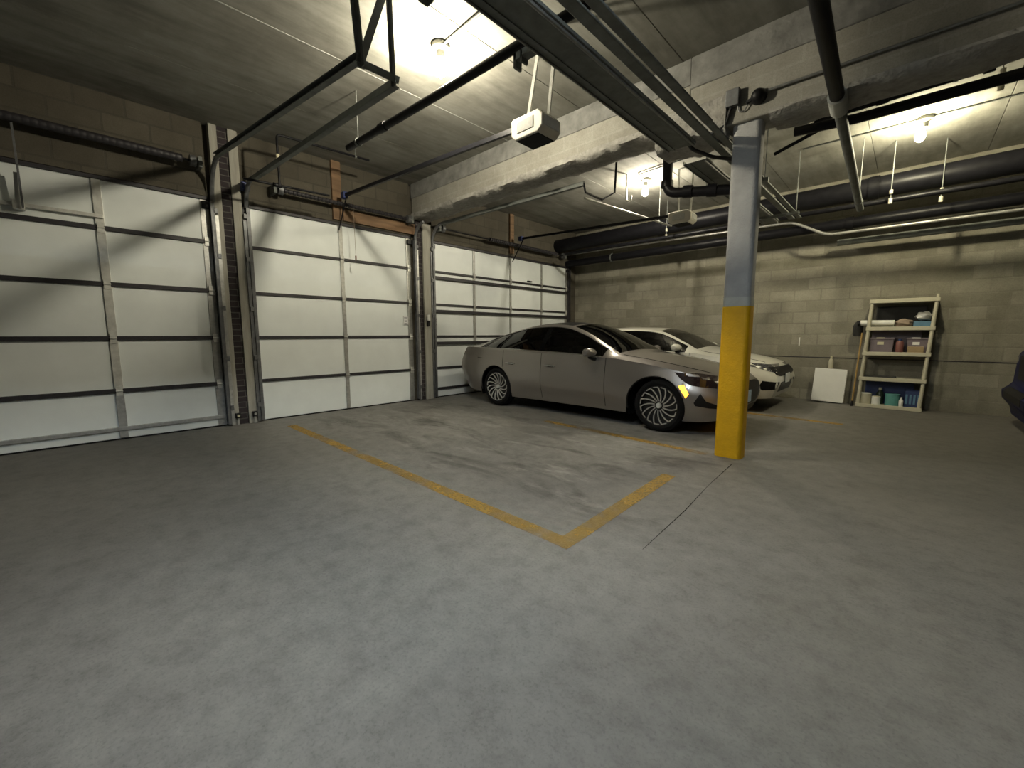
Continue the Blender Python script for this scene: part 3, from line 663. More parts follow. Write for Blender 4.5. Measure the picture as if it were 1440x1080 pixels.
# ------------------------------------------------------------------ cars
def curve(pts):
    xs = [p[0] for p in pts]; ys = [p[1] for p in pts]; n = len(xs)
    d = [(ys[i+1]-ys[i])/(xs[i+1]-xs[i]) for i in range(n-1)]
    m = [d[0]] + [0 if d[i-1]*d[i] <= 0 else 2*d[i-1]*d[i]/(d[i-1]+d[i]) for i in range(1, n-1)] + [d[-1]]
    def f(x):
        if x <= xs[0]: return ys[0]
        if x >= xs[-1]: return ys[-1]
        i = 0
        while x > xs[i+1]: i += 1
        hh = xs[i+1]-xs[i]; t = (x-xs[i])/hh
        return (ys[i]*(1+2*t)*(1-t)**2 + hh*m[i]*t*(1-t)**2 + ys[i+1]*t*t*(3-2*t) + hh*m[i+1]*t*t*(t-1))
    return f

class Car:
    GV = [0, .07, .3, .55, .78, .92, 1.]
    RW = [0, .10, .3, .55, .78, 1.]
    NS = 14
    def __init__(s, sp):
        s.sp = sp
        for k in ('zc', 'crown', 'yr', 'zbelt', 'yb', 'wm', 'wb', 'zb'): setattr(s, k, curve(sp[k]))
        s.L = sp['L']; s.R = sp['arch_r']
        us = set()
        k = 0.
        while k < s.L: us.add(round(k, 3)); k += .07
        us |= {0, .015, .04, .09, s.L-.09, s.L-.04, s.L-.015, s.L}
        for wx in sp['arches']:
            for a in range(0, 181, 9): us.add(round(wx+s.R*math.cos(math.radians(a)), 4))
            us |= {round(wx-s.R-.012, 4), round(wx+s.R+.012, 4)}
        for k in ('front_glass', 'rear_glass', 'roof_panel', 'hood', 'win', 'door1', 'door2', 'pillar'): us |= set(sp[k])
        us = sorted(us); out = [us[0]]
        keep = set(x for k in ('front_glass', 'rear_glass', 'roof_panel', 'hood', 'win', 'door1', 'door2', 'pillar') for x in sp[k])
        for u in us[1:]:
            if u-out[-1] < .006 and u not in keep: continue
            out.append(u)
        s.us = out
        s.ring = [s.section(u) for u in s.us]
    def sidey(s, u, z):
        z0, z1 = s.zb(u), s.zbelt(u); t = max(0, min(1, (z-z0)/(z1-z0))); tm = .50
        if t < tm: y = s.wb(u)+(s.wm(u)-s.wb(u))*math.sin(PI/2*t/tm)**.85
        else: y = s.yb(u)+(s.wm(u)-s.yb(u))*math.cos(PI/2*(t-tm)/(1-tm))**1.15
        f = max(0, min(1, (u-s.sp['wheels'][0]-.35)/.5))*max(0, min(1, (s.sp['wheels'][1]-.3-u)/.5))
        q = (z-s.sp['crease'])/.05; y += f*.022*(1/(1+math.exp(-q*3))-1)
        return y
    def zbot(s, u):
        z = s.zb(u)
        for wx in s.sp['arches']:
            du = abs(u-wx)
            if du < s.R: z = max(z, s.sp['wheel_z']+math.sqrt(max(0, s.R**2-du**2)))
        return z
    def shear(s, u, z, y):
        a = s.sp['nose'](z)*math.exp(-u/.28); b2 = s.sp['tail'](z)*math.exp(-(s.L-u)/.22)
        return -(u+a-b2)
    def section(s, u):
        zb, zt = s.zbot(u), s.zbelt(u); P = []
        for i in range(s.NS+1):
            z = zb+(zt-zb)*i/s.NS; P.append((s.sidey(u, z), z))
        zr = s.zc(u)-s.crown(u); yb, yr = s.yb(u), s.yr(u); g = max(0, min(1, (zr-zt)/.4))
        for v in s.GV[1:]: P.append((yb+(yr-yb)*v+.028*g*math.sin(PI*v), zt+(zr-zt)*v))
        for w_ in s.RW[1:]: P.append((yr*(1-w_), zr+(s.zc(u)-zr)*(1-(1-w_)**2)))
        return [(s.shear(u, z, y), y, z) for y, z in P]
    def faces(s, sel, off=0., both=True):
        """mesh of the grid cells for which sel(u0,u1,row) holds; row index over the section"""
        m = MB()
        for sg in ((1, -1) if both else (-1,)):
            vs = {}
            def V(i, j):
                if (i, j) not in vs:
                    x, y, z = s.ring[i][j]; p = Vector((x, sg*y, z))
                    if off:
                        n = s.normal(i, j); p += Vector((n.x, sg*n.y, n.z))*off
                    vs[(i, j)] = m.bm.verts.new(p)
                return vs[(i, j)]
            for i in range(len(s.us)-1):
                for j in range(len(s.ring[0])-1):
                    if sel(s.us[i], s.us[i+1], j):
                        q = [V(i, j), V(i+1, j), V(i+1, j+1), V(i, j+1)]
                        try: m.bm.faces.new(q)
                        except ValueError: pass
        bmesh.ops.remove_doubles(m.bm, verts=m.bm.verts, dist=.0004)
        return m
    def normal(s, i, j):
        i0, i1 = max(0, i-1), min(len(s.us)-1, i+1); j0, j1 = max(0, j-1), min(len(s.ring[0])-1, j+1)
        a = Vector(s.ring[i1][j])-Vector(s.ring[i0][j]); c = Vector(s.ring[i][j1])-Vector(s.ring[i][j0])
        n = c.cross(a)
        if n.length < 1e-9: return Vector((0, 0, 1))
        n.normalize(); y = s.ring[i][j][1]; z = s.ring[i][j][2]
        if n.y*y+n.z*(z-.6) < 0: n = -n
        return n
    def cap(s, m, e):
        L_ = [m.bm.verts.new(p) for p in s.ring[e]]; R_ = [m.bm.verts.new((p[0], -p[1], p[2])) for p in s.ring[e][:-1]]+[L_[-1]]
        R_[-1] = L_[-1]
        for j in range(len(L_)-1):
            q = [L_[j], R_[j], R_[j+1], L_[j+1]] if j < len(L_)-2 else [L_[j], R_[j], L_[j+1]]
            m.bm.faces.new(q)
    def bvh(s):
        m = s.faces(lambda a, c, j: True)
        for e in (0, -1): s.cap(m, e)
        bmesh.ops.triangulate(m.bm, faces=m.bm.faces)
        t = BVHTree.FromBMesh(m.bm); m.bm.free(); return t
    def patch(s, polys, o0, du, dv, ray, off=.004, thick=.012, step=.035):
        """drape flat outlines (in the plane o0 + a*du + b*dv) onto the bodywork along ray"""
        m = MB(); du, dv, ray, o0 = Vector(du), Vector(dv), Vector(ray).normalized(), Vector(o0)
        for poly in polys:
            pts = []
            n = len(poly)
            for k in range(n):
                p, q = Vector(poly[k]), Vector(poly[(k+1) % n]); c = max(1, int((q-p).length/step))
                for e in range(c): pts.append(p+(q-p)*e/c)
            nb = len(pts); inner = []
            x0, x1 = min(p.x for p in pts), max(p.x for p in pts); y0, y1 = min(p.y for p in pts), max(p.y for p in pts)
            def inside(x, y):
                r = False
                for k in range(nb):
                    a, c = pts[k], pts[(k+1) % nb]
                    if (a.y > y) != (c.y > y) and x < (c.x-a.x)*(y-a.y)/(c.y-a.y)+a.x: r = not r
                return r
            yy = y0+step/2
            while yy < y1:
                xx = x0+step/2
                while xx < x1:
                    if inside(xx, yy) and min((Vector((xx, yy))-p).length for p in pts) > step*.4: inner.append(Vector((xx, yy)))
                    xx += step
                yy += step
            res = delaunay_2d_cdt(pts+inner, [(k, (k+1) % nb) for k in range(nb)], [list(range(nb))], 1, 1e-6)
            vv = []
            for p in res[0]:
                st = o0+du*p.x+dv*p.y-ray*.6; h_, nn, _, _ = s.tree.ray_cast(st, ray)
                if h_ is None: vv.append(None); continue
                if nn.dot(ray) > 0: nn = -nn
                vv.append(m.bm.verts.new(h_+nn*off))
            for f in res[2]:
                if all(vv[i] for i in f):
                    try: m.bm.faces.new([vv[i] for i in f])
                    except ValueError: pass
        fs = m.bm.faces[:]
        bmesh.ops.recalc_face_normals(m.bm, faces=fs)
        avg = sum((f.normal for f in fs), Vector((0, 0, 0)))
        if avg.dot(ray) > 0: bmesh.ops.reverse_faces(m.bm, faces=fs)
        r = bmesh.ops.extrude_face_region(m.bm, geom=fs)
        ev = [g for g in r['geom'] if isinstance(g, bmesh.types.BMVert)]
        for v in ev: v.co += ray*thick
        return m

def side_poly(sp_pts, side):
    return sp_pts

def wheel(root, x, y, rad, rim_r, sgn, style, label=None):
    """sgn -1: outer face towards -y"""
    def F(h): return y+sgn*h
    w2 = .11
    prof = [(rim_r, -.10), (rad-.045, -.105), (rad-.012, -.085), (rad, -.045), (rad, .045), (rad-.012, .085), (rad-.045, .105), (rim_r+.012, .10), (rim_r, .085)]
    m = MB(); m.lathe([(r, F(hh)) for r, hh in prof], (x, 0, rad), 'y', 48, closed=True)
    for hh in (-.03, 0, .03): m.lathe([(rad+.001, F(hh-.004)), (rad-.004, F(hh)), (rad+.001, F(hh+.004))], (x, 0, rad), 'y', 48, closed=True)
    t = m.build('wheel', M['tyre'], root, smooth=True, local=True)
    MB().lathe([(rim_r+.002, F(-.09)), (rim_r+.002, F(.085)), (rim_r-.012, F(.088)), (rim_r-.02, F(.04)), (.04, F(.045)), (.03, F(-.09))], (x, 0, rad), 'y', 48).build('rim', M['rim_dark'], t, smooth=True, local=True)
    ring = MB(); ring.lathe([(rim_r+.004, F(.084)), (rim_r+.004, F(.094)), (rim_r-.006, F(.094)), (rim_r-.006, F(.084))], (x, 0, rad), 'y', 48, closed=True)
    n, r0, r1, sweep, wd = style
    sp = MB()
    for k in range(n):
        a0 = 2*PI*k/n; pr = None; pts = []
        for e in range(7):
            tt = e/6; r = r0+(r1-r0)*tt; a = a0+sweep*tt**1.3
            pts.append((x+r*math.cos(a), F(.062+.03*tt), rad+r*math.sin(a)))
        if wd > .02:
            for p, q in zip(pts, pts[1:]): sp.bar(p, q, wd, .022, up=(0, 1, 0))
        else:
            for p, q in zip(pts, pts[1:]): sp.bar(p, q, wd, .014, up=(0, 1, 0))
            # short lip returning along the rim, as on machined turbine rims
            a = a0+sweep; a2 = a+.26
            sp.bar(pts[-1], (x+r1*math.cos(a2), F(.090), rad+r1*math.sin(a2)), wd*.8, .012, up=(0, 1, 0))
    sp.build('spokes', M['rim_bright'], t, local=True)
    ring.build('rim_edge', M['rim_dark'] if wd < .02 else M['rim_bright'], t, smooth=True, local=True)
    MB().lathe([(.034, F(.05)), (.034, F(.082)), (.028, F(.09)), (.006, F(.092))], (x, 0, rad), 'y', 24).build('hub_cap', M['galvb'], t, smooth=True, local=True)
    return t

def build_car(name, label, sp, loc, rotz, paint, roof_mat):
    c = Car(sp); c.tree = c.bvh()
    root = thing(name, label, 'car', loc, None, rotz)
    NS = c.NS; ng = len(c.GV)-1; nr = len(c.RW)-1
    g0, r0 = NS, NS+ng
    isside = lambda j: j < NS
    gin = lambda j: g0+1 <= j < r0-1
    rin = lambda j: j >= r0+1
    def within(a, b2, key): return a >= sp[key][0]-1e-6 and b2 <= sp[key][1]+1e-6
    def part(u0, u1, j):
        if rin(j):
            for k in ('hood', 'front_glass', 'roof_panel', 'rear_glass'):
                if within(u0, u1, k): return k
        if gin(j) and within(u0, u1, 'win'):
            if within(u0, u1, 'pillar'): return 'pillar'
            return 'win'
        if isside(j) and j >= 1:
            for k in ('door1', 'door2'):
                if within(u0, u1, k): return k
        return 'body'
    pm = M[paint]
    bm_ = c.faces(lambda a, b2, j: part(a, b2, j) == 'body')
    # nose and tail caps
    for e in (0, -1): c.cap(bm_, e)
    bmesh.ops.remove_doubles(bm_.bm, verts=bm_.bm.verts, dist=.0006)
    body = bm_.build('body', pm, root, smooth=True, local=True, ang=42)
    P = lambda key, nm, mt, par=root, off=0., both=True: c.faces(lambda a, b2, j: part(a, b2, j) == key, off, both).build(nm, mt, par, smooth=True, local=True, ang=42)
    P('hood', 'hood', pm)
    P('front_glass', 'windshield', M['glass']); P('rear_glass', 'rear_window', M['glass_dark'])
    P('roof_panel', 'roof', M[roof_mat])
    for sg, sd in ((-1, 'right'), (1, 'left')):
        def one(sel):
            m = MB(); vs = {}
            def V(i, j):
                if (i, j) not in vs: vs[(i, j)] = m.bm.verts.new((c.ring[i][j][0], sg*c.ring[i][j][1], c.ring[i][j][2]))
                return vs[(i, j)]
            for i in range(len(c.us)-1):
                for j in range(len(c.ring[0])-1):
                    if sel(c.us[i], c.us[i+1], j): m.bm.faces.new([V(i, j), V(i+1, j), V(i+1, j+1), V(i, j+1)])
            return m
        for k, hx in (('door1', sp['door1'][1]), ('door2', sp['door2'][1])):
            d = one(lambda a, b2, j: part(a, b2, j) == k).build('door', pm, root, smooth=True, local=True, ang=42)
            zh = sp['handle_z']; xh = -(hx-.10); yh = sg*(c.sidey(hx-.10, zh)+.008)
            hm = MB().box((xh+.09, yh+sg*.014, zh), (.20, .012, .022)); hm.box((xh+.01, yh, zh), (.022, .03, .02)); hm.box((xh+.17, yh, zh), (.022, .03, .02))
            hm.build('handle', M['chrome'] if paint == 'paint_silver' else pm, d, local=True, bevel=.004)
            MB().box((xh+.09, yh-sg*.007, zh-.004), (.12, .012, .034)).build('handle_recess', M['gap'], d, local=True, bevel=.006)
        one(lambda a, b2, j: part(a, b2, j) == 'win' and b2 <= sp['pillar'][0]+1e-6).build('side_window', M['glass'], root, smooth=True, local=True)
        one(lambda a, b2, j: part(a, b2, j) == 'win' and a >= sp['pillar'][1]-1e-6).build('side_window', M['glass_dark'], root, smooth=True, local=True)
        one(lambda a, b2, j: part(a, b2, j) == 'pillar').build('door_pillar', M['gap'], root, smooth=True, local=True)
        # seams between panels
        sm = MB()
        for k in ('door1', 'door2'):
            for u in sp[k]:
                i = c.us.index(u) if u in c.us else min(range(len(c.us)), key=lambda q: abs(c.us[q]-u))
                sm.tube([(c.ring[i][j][0], sg*(c.ring[i][j][1]-.001), c.ring[i][j][2]) for j in range(1, NS+1)], .0042, 6)
        sm.build('door_seam', M['gap'], root, local=True)
        hs = MB(); idx = [i for i, u in enumerate(c.us) if sp['hood'][0] <= u <= sp['hood'][1]]
        hs.tube([(c.ring[i][r0+1][0], sg*c.ring[i][r0+1][1], c.ring[i][r0+1][2]-.001) for i in idx], .006, 6)
        hs.build('hood_seam', M['gap'], root, local=True)
        # bright moulding under and over the side glass
        idx = [i for i, u in enumerate(c.us) if sp['win'][0] <= u <= sp['win'][1]]
        for row, rr, mt in ((g0+1, .007, 'chrome' if paint == 'paint_silver' else 'trim'), (r0-1, .006, 'trim')):
            MB().tube([(c.ring[i][row][0], sg*(c.ring[i][row][1]+.002), c.ring[i][row][2]) for i in idx], rr, 6).build('window_moulding', M[mt], root, smooth=True, local=True)
        # wheel arch lips and liners
        for wx in sp['arches']:
            pts = []
            for a in range(-12, 193, 6):
                r_ = c.R-.004; u = wx+r_*math.cos(math.radians(a)); z = sp['wheel_z']+r_*math.sin(math.radians(a))
                pts.append((-u, sg*(c.sidey(u, max(z, c.zb(u)))-.012), max(z, c.zb(u)+.01)))
            MB().tube(pts, .011, 6).build('arch_lip', M['trim'], root, smooth=True, local=True)
            lm = MB(); ra = None; rb = None
            for a in range(-25, 206, 11):
                r_ = c.R+.004; x_ = -(wx+r_*math.cos(math.radians(a))); z_ = sp['wheel_z']+r_*math.sin(math.radians(a))
                A = lm.bm.verts.new((x_, sg*.90*c.wm(wx)/.93, z_)); Bv = lm.bm.verts.new((x_, sg*.45, z_))
                if ra: lm.bm.faces.new((ra, A, Bv, rb))
                ra, rb = A, Bv
            lm.build('arch_liner', M['gap'], root, local=True)
        # mirror
        mu, mz, my = sp['mirror']; ys = sg*(my+.10)
        mm = MB()
        rings = []
        for dy, hx_, hz_ in ((0, .02, .02), (.025, .05, .045), (.08, .062, .062), (.15, .062, .066), (.19, .055, .058), (.212, .035, .036)):
            yc = sg*(my+.03+dy)
            rings.append([mm.bm.verts.new((-mu+hx_*math.cos(2*PI*k/16)-.12*dy, yc, mz+hz_*math.sin(2*PI*k/16)*(1.0 if math.sin(2*PI*k/16) > 0 else .8))) for k in range(16)])
        for a, b2 in zip(rings, rings[1:]):
            for k in range(16): mm.bm.faces.new((a[k], a[(k+1) % 16], b2[(k+1) % 16], b2[k]))
        mm.bm.faces.new(rings[0]); mm.bm.faces.new(rings[-1])
        mir = mm.build('mirror', pm, root, smooth=True, local=True)
        MB().tube([(-mu-.02, sg*(my-.05), mz-.10), (-mu-.01, sg*(my+.03), mz-.075), (-mu-.015, sg*(my+.13), mz-.055)], [.03, .034, .03], 10).build('mirror_arm', M['trim'], mir, local=True)
        # lamps, vents
        for (pn, poly, pmat, thick) in sp['side_patches']:
            ray = Vector((sp['ray'][0], -sg*abs(sp['ray'][1]), 0))
            o = c.patch([[(-p[0], p[1]) for p in poly]], (0, sg*sp['plane_y'], 0), (1, 0, 0), (0, 0, 1), ray, thick=thick, off=.004)
            o.build(pn, M[pmat], root, local=True)
        for wx in sp['wheels']:
            wheel(root, -wx, sg*(c.wm(wx)-.115), sp['tyre_r'], sp['rim_r'], sg, sp['spokes'])
    for (pn, poly, pmat) in sp['front_patches']:
        o = c.patch([poly], (1.0, 0, 0), (0, 1, 0), (0, 0, 1), (-1, 0, 0), thick=.012, off=.005)
        o.build(pn, M[pmat], root, local=True)
    for (pn, poly, pmat) in sp['rear_patches']:
        o = c.patch([poly], (-c.L-1.0, 0, 0), (0, 1, 0), (0, 0, 1), (1, 0, 0), thick=.012, off=.005)
        o.build(pn, M[pmat], root, local=True)
    # plates
    zp = sp['plate_z']; xf = max(p[0] for p in c.ring[0])+.012
    if sp.get('plate', True): MB().box((xf, 0, zp), (.012, .30, .15)).build('licence_plate', M['plate'] if paint == 'paint_silver' else M['plate_w'], root, local=True, bevel=.002)
    # underbody
    ub = MB(); ub.bb((-c.L+.55, -.72, .20), (-.55, .72, .26))
    for wx in sp['wheels']: ub.tube([(-wx, -.72, sp['tyre_r']), (-wx, .72, sp['tyre_r'])], .04, 8)
    ub.build('underbody', M['gap'], root, local=True)
    # cabin
    k0 = sp['front_glass'][0]
    MB().prism([(-k0-.05, .62), (-k0-.05, .86), (-k0-.30, .90), (-k0-.62, .84), (-k0-.66, .62)], -.68, .68, 'y').build('dashboard', M['seat'], root, local=True, bevel=.02)
    sw = MB(); cx_ = -k0-.80
    pts = [(cx_-.10*math.sin(2*PI*k/20)*.35, .36+.18*math.cos(2*PI*k/20), .86+.18*math.sin(2*PI*k/20)) for k in range(21)]
    sw.tube(pts, .014, 8).bar((cx_, .20, .86), (cx_, .52, .86), .03, .02); sw.build('steering_wheel', M['trim'], root, local=True)
    for sx, sy, ww in ((k0+1.15, .36, .50), (k0+1.15, -.36, .50), (k0+2.05, 0, 1.25)):
        st = MB().box((-sx+.25, sy, .42), (.52, ww, .16)); st.bar((-sx+.02, sy, .44), (-sx-.16, sy, 1.0), ww, .13, up=(1, 0, 0))
        s_ = st.build('seat', M['seat'], root, local=True, bevel=.04)
        hr = MB()
        for hy in ((0,) if ww < 1 else (-.38, .38)): hr.box((-sx-.18, sy+hy, 1.09), (.09, .25, .17))
        hr.build('headrest', M['seat'], s_, local=True, bevel=.03)
    return root, c

lin = lambda a, z0, b2, z1: (lambda z: a+(b2-a)*max(0, min(1, (z-z0)/(z1-z0))))
nose_s = curve([(.15, .10), (.32, .03), (.45, 0.), (.58, .02), (.75, .10)])
tail_s = curve([(.2, .16), (.45, .05), (.7, .0), (.85, .02), (1.05, .10)])
SEDAN = dict(
    L=4.60, arch_r=.365, wheels=(.75, 3.59), arches=(.81, 3.62), wheel_z=.325, tyre_r=.325, rim_r=.245, crease=.36, handle_z=.74,
    zc=[(0, .66), (.06, .715), (.2, .765), (.5, .835), (.9, .905), (1.2, .945), (1.38, .97), (1.55, 1.07), (1.8, 1.205), (2.05, 1.315), (2.3, 1.38), (2.6, 1.405), (3.0, 1.39), (3.35, 1.335), (3.7, 1.255), (4.0, 1.165), (4.25, 1.085), (4.4, 1.05), (4.68, 1.035), (4.80, .97)],
    crown=[(0, .03), (.5, .055), (1.2, .05), (1.38, .045), (1.7, .075), (2.0, .075), (2.4, .055), (3.0, .05), (3.6, .055), (4.1, .045), (4.4, .035), (4.8, .04)],
    yr=[(0, .50), (.2, .58), (.6, .66), (1.2, .72), (1.38, .735), (1.7, .69), (2.1, .61), (2.6, .57), (3.2, .56), (3.7, .56), (4.05, .57), (4.35, .60), (4.7, .58), (4.8, .52)],
    zbelt=[(0, .585), (.1, .64), (.3, .705), (.6, .775), (1.0, .84), (1.40, .885), (2.0, .905), (2.8, .925), (3.5, .95), (4.0, .975), (4.35, .985), (4.68, .975), (4.8, .91)],
    yb=[(0, .60), (.1, .67), (.3, .76), (.6, .83), (1.0, .875), (1.40, .885), (2.5, .89), (3.5, .885), (4.0, .85), (4.35, .80), (4.68, .72), (4.8, .62)],
    wm=[(0, .68), (.08, .74), (.2, .80), (.4, .87), (.7, .915), (1.0, .925), (2.5, .92), (3.6, .925), (4.1, .905), (4.45, .86), (4.68, .80), (4.8, .70)],
    wb=[(0, .62), (.1, .70), (.3, .80), (.6, .87), (1.4, .875), (3.3, .875), (4.2, .86), (4.55, .78), (4.8, .62)],
    zb=[(0, .20), (.3, .165), (1.3, .185), (3.4, .185), (4.2, .22), (4.55, .27), (4.8, .33)],
    nose=nose_s, tail=tail_s,
    hood=(.22, 1.36), front_glass=(1.42, 2.24), roof_panel=(2.30, 3.32), rear_glass=(3.40, 4.26), win=(1.56, 4.06), pillar=(2.60, 2.69), door1=(1.50, 2.62), door2=(2.62, 3.44),
    mirror=(1.66, .955, .885), plane_y=.79, ray=(-.3, .95), spokes=(15, .055, .232, .36, .0135),
    side_patches=[
        ('headlight', [(.11, .705), (.33, .735), (.60, .745), (.53, .675), (.45, .62), (.40, .60), (.28, .585), (.11, .575)], 'lamp_dark', .012),
        ('marker_lamp', [(.545, .585), (.485, .605), (.42, .50), (.455, .45)], 'amber', .006),
        ('bumper_vent', [(.29, .515), (.36, .40), (.34, .365), (.18, .345), (.08, .345), (.08, .385), (.22, .425)], 'trim', .006),
        ('tail_lamp', [(4.52, .90), (4.73, .92), (4.76, .80), (4.66, .82)], 'red_off', .008),
        ('tail_marker', [(4.66, .885), (4.70, .89), (4.71, .845), (4.67, .85)], 'red', .012),
        ('fuel_door_seam', [(3.98, .80), (4.12, .81), (4.12, .803), (3.98, .793)], 'gap', .002),
    ],
    front_patches=[('grille', [(-.64, .57), (-.56, .30), (.56, .30), (.64, .57), (.40, .605), (-.40, .605)], 'trim'),
                   ('lower_grille', [(-.62, .28), (-.60, .20), (.60, .20), (.62, .28)], 'trim')],
    rear_patches=[('tail_bar', [(-.55, .86), (.55, .86), (.55, .80), (-.55, .80)], 'red_off')],
    plate_z=.42)
build_car('car', 'silver grey fastback sedan with black roof parked in front of the far door', SEDAN, (-1.43, 5.79, 0), 0, 'paint_silver', 'trim')

COMPACT = dict(SEDAN)
COMPACT.update(
    L=4.55, wheels=(.88, 3.55), arches=(.88, 3.55), arch_r=.345, wheel_z=.315, tyre_r=.315, rim_r=.205,
    zc=[(0, .70), (.06, .755), (.2, .80), (.5, .86), (.9, .92), (1.05, .945), (1.17, .97), (1.4, 1.10), (1.65, 1.225), (1.9, 1.305), (2.2, 1.335), (2.7, 1.345), (3.1, 1.33), (3.5, 1.275), (3.9, 1.17), (4.2, 1.07), (4.35, 1.03), (4.46, 1.01), (4.55, .94)],
    zbelt=[(0, .60), (.1, .66), (.3, .73), (.6, .80), (1.0, .86), (1.2, .89), (2.0, .905), (2.8, .93), (3.4, .95), (3.9, .97), (4.2, .98), (4.44, .97), (4.55, .90)],
    yr=[(0, .48), (.2, .56), (.6, .64), (1.0, .70), (1.17, .72), (1.5, .67), (1.9, .59), (2.5, .555), (3.1, .55), (3.6, .55), (3.95, .56), (4.2, .58), (4.45, .57), (4.55, .5)],
    crown=[(0, .03), (.5, .045), (1.05, .05), (1.17, .045), (1.55, .075), (2.1, .05), (3.0, .045), (3.6, .055), (4.1, .045), (4.55, .04)],
    yb=[(0, .60), (.1, .665), (.3, .74), (.6, .80), (1.0, .85), (1.32, .86), (2.5, .865), (3.4, .86), (3.9, .83), (4.2, .78), (4.44, .70), (4.55, .6)],
    wm=[(0, .69), (.08, .745), (.2, .79), (.4, .84), (.7, .885), (1.0, .895), (2.5, .89), (3.5, .895), (3.9, .875), (4.25, .83), (4.44, .77), (4.55, .68)],
    wb=[(0, .66), (.1, .71), (.3, .77), (.6, .84), (1.4, .85), (3.2, .85), (4.0, .84), (4.3, .76), (4.55, .6)],
    zb=[(0, .22), (.3, .20), (1.3, .19), (3.3, .19), (4.0, .23), (4.3, .28), (4.55, .34)],
    hood=(.16, 1.14), front_glass=(1.21, 1.92), roof_panel=(1.98, 3.28), rear_glass=(3.36, 4.12), win=(1.34, 3.86), pillar=(2.42, 2.50), door1=(1.26, 2.46), door2=(2.46, 3.20),
    mirror=(1.44, .975, .80), ray=(-.2, .98), plane_y=.83, spokes=(5, .04, .195, 0.05, .05),
    side_patches=[
        ('headlight', [(-.04, .725), (.12, .735), (.33, .755), (.50, .78), (.40, .715), (.27, .69), (.10, .635), (-.04, .60)], 'lamp_clear', .012),
        ('bumper_vent', [(.22, .385), (.165, .49), (-.06, .468), (-.07, .45), (-.01, .36), (.155, .343)], 'trim', .006),
        ('tail_lamp', [(4.2, .93), (4.48, .93), (4.5, .78), (4.3, .80)], 'red_off', .008)],
    front_patches=[('grille', [(-.62, .69), (.62, .69), (.62, .58), (.40, .545), (-.40, .545), (-.62, .58)], 'trim'),
                   ('lower_grille', [(-.40, .45), (-.44, .30), (.44, .30), (.40, .45)], 'trim')],
    plate_z=.50)
build_car('car', 'white compact car parked between the silver sedan and the block wall', COMPACT, (-1.40, 7.98, 0), 0, 'paint_white', 'paint_white')

SUV = dict(SEDAN)
SUV.update(
    L=4.45, wheels=(.88, 3.50), arches=(.88, 3.50), arch_r=.39, wheel_z=.35, tyre_r=.35, rim_r=.225,
    zc=[(0, 1.00), (.06, 1.06), (.2, 1.10), (.5, 1.13), (.9, 1.17), (1.1, 1.20), (1.4, 1.34), (1.7, 1.48), (2.0, 1.58), (2.4, 1.64), (3.2, 1.64), (3.7, 1.58), (4.1, 1.40), (4.3, 1.20), (4.4, 1.05), (4.45, .95)],
    zbelt=[(0, .88), (.1, .94), (.3, .99), (.6, 1.02), (1.1, 1.06), (2.0, 1.08), (3.2, 1.10), (4.0, 1.12), (4.3, 1.10), (4.45, .92)],
    yr=[(0, .66), (.2, .70), (.6, .72), (1.1, .74), (1.6, .69), (2.2, .62), (3.2, .60), (3.9, .62), (4.45, .6)],
    crown=[(0, .03), (1.0, .04), (1.6, .085), (2.2, .05), (3.6, .05), (4.45, .03)],
    yb=[(0, .72), (.1, .78), (.3, .83), (1.0, .87), (3.4, .87), (4.2, .82), (4.45, .74)],
    wm=[(0, .78), (.08, .84), (.25, .88), (.7, .90), (3.6, .90), (4.2, .86), (4.45, .78)],
    wb=[(0, .72), (.1, .80), (.3, .84), (1.4, .86), (3.3, .86), (4.2, .82), (4.45, .74)],
    zb=[(0, .13), (.3, .15), (1.3, .22), (3.3, .25), (4.1, .30), (4.45, .42)],
    nose=curve([(.1, .08), (.25, .05), (.34, -.02), (.46, -.03), (.54, .06), (.9, .07), (1.1, .16)]), tail=curve([(.3, .1), (.6, 0), (1.1, .1)]),
    hood=(.16, 1.02), front_glass=(1.12, 1.86), roof_panel=(1.95, 3.5), rear_glass=(3.7, 4.22), win=(1.42, 3.95), pillar=(2.42, 2.50), door1=(1.30, 2.44), door2=(2.44, 3.08),
    mirror=(1.5, 1.12, .87), spokes=(5, .04, .21, .05, .05), handle_z=.92, crease=.45, plate=False,
    side_patches=[('headlight', [(.02, .92), (.35, .97), (.30, .86), (.02, .82)], 'lamp_clear', .01), ('tail_lamp', [(4.1, 1.08), (4.4, 1.05), (4.4, .8), (4.2, .8)], 'red_off', .008)],
    front_patches=[('grille', [(-.50, .92), (.50, .92), (.46, .62), (-.46, .62)], 'trim'), ('lower_grille', [(-.6, .50), (-.55, .36), (.55, .36), (.6, .50)], 'trim')],
    plate_z=.56)
build_car('car', 'dark navy car at the right edge, nose toward the shelf', SUV, (1.0, 7.92, 0), PI, 'paint_navy', 'paint_navy')

# ------------------------------------------------------------------ shelf unit and what stands on it
SX0, SX1, SY0, SY1 = -.57, .225, 8.86, 9.20
LEAN = .062/1.68
def sx_(z): return LEAN*z
su = thing('shelf_unit', 'leaning cream plastic shelf unit with five tiers against the block wall', 'shelf', ((SX0+SX1)/2, 9.03, 0))
LV = [.035, .475, .885, 1.285, 1.715]
for z in LV:
    o = sx_(z); m = MB()
    m.bb((SX0+o, SY0, z-.03), (SX1+o, SY0+.018, z+.03)).bb((SX0+o, SY1-.018, z-.03), (SX1+o, SY1, z+.03))
    m.bb((SX0+o, SY0, z-.03), (SX0+o+.018, SY1, z+.03)).bb((SX1+o-.018, SY0, z-.03), (SX1+o, SY1, z+.03)).bb((SX0+o+.01, SY0+.01, z+.006), (SX1+o-.01, SY1-.01, z+.02))
    m.build('shelf', M['cream'], su, bevel=.004)
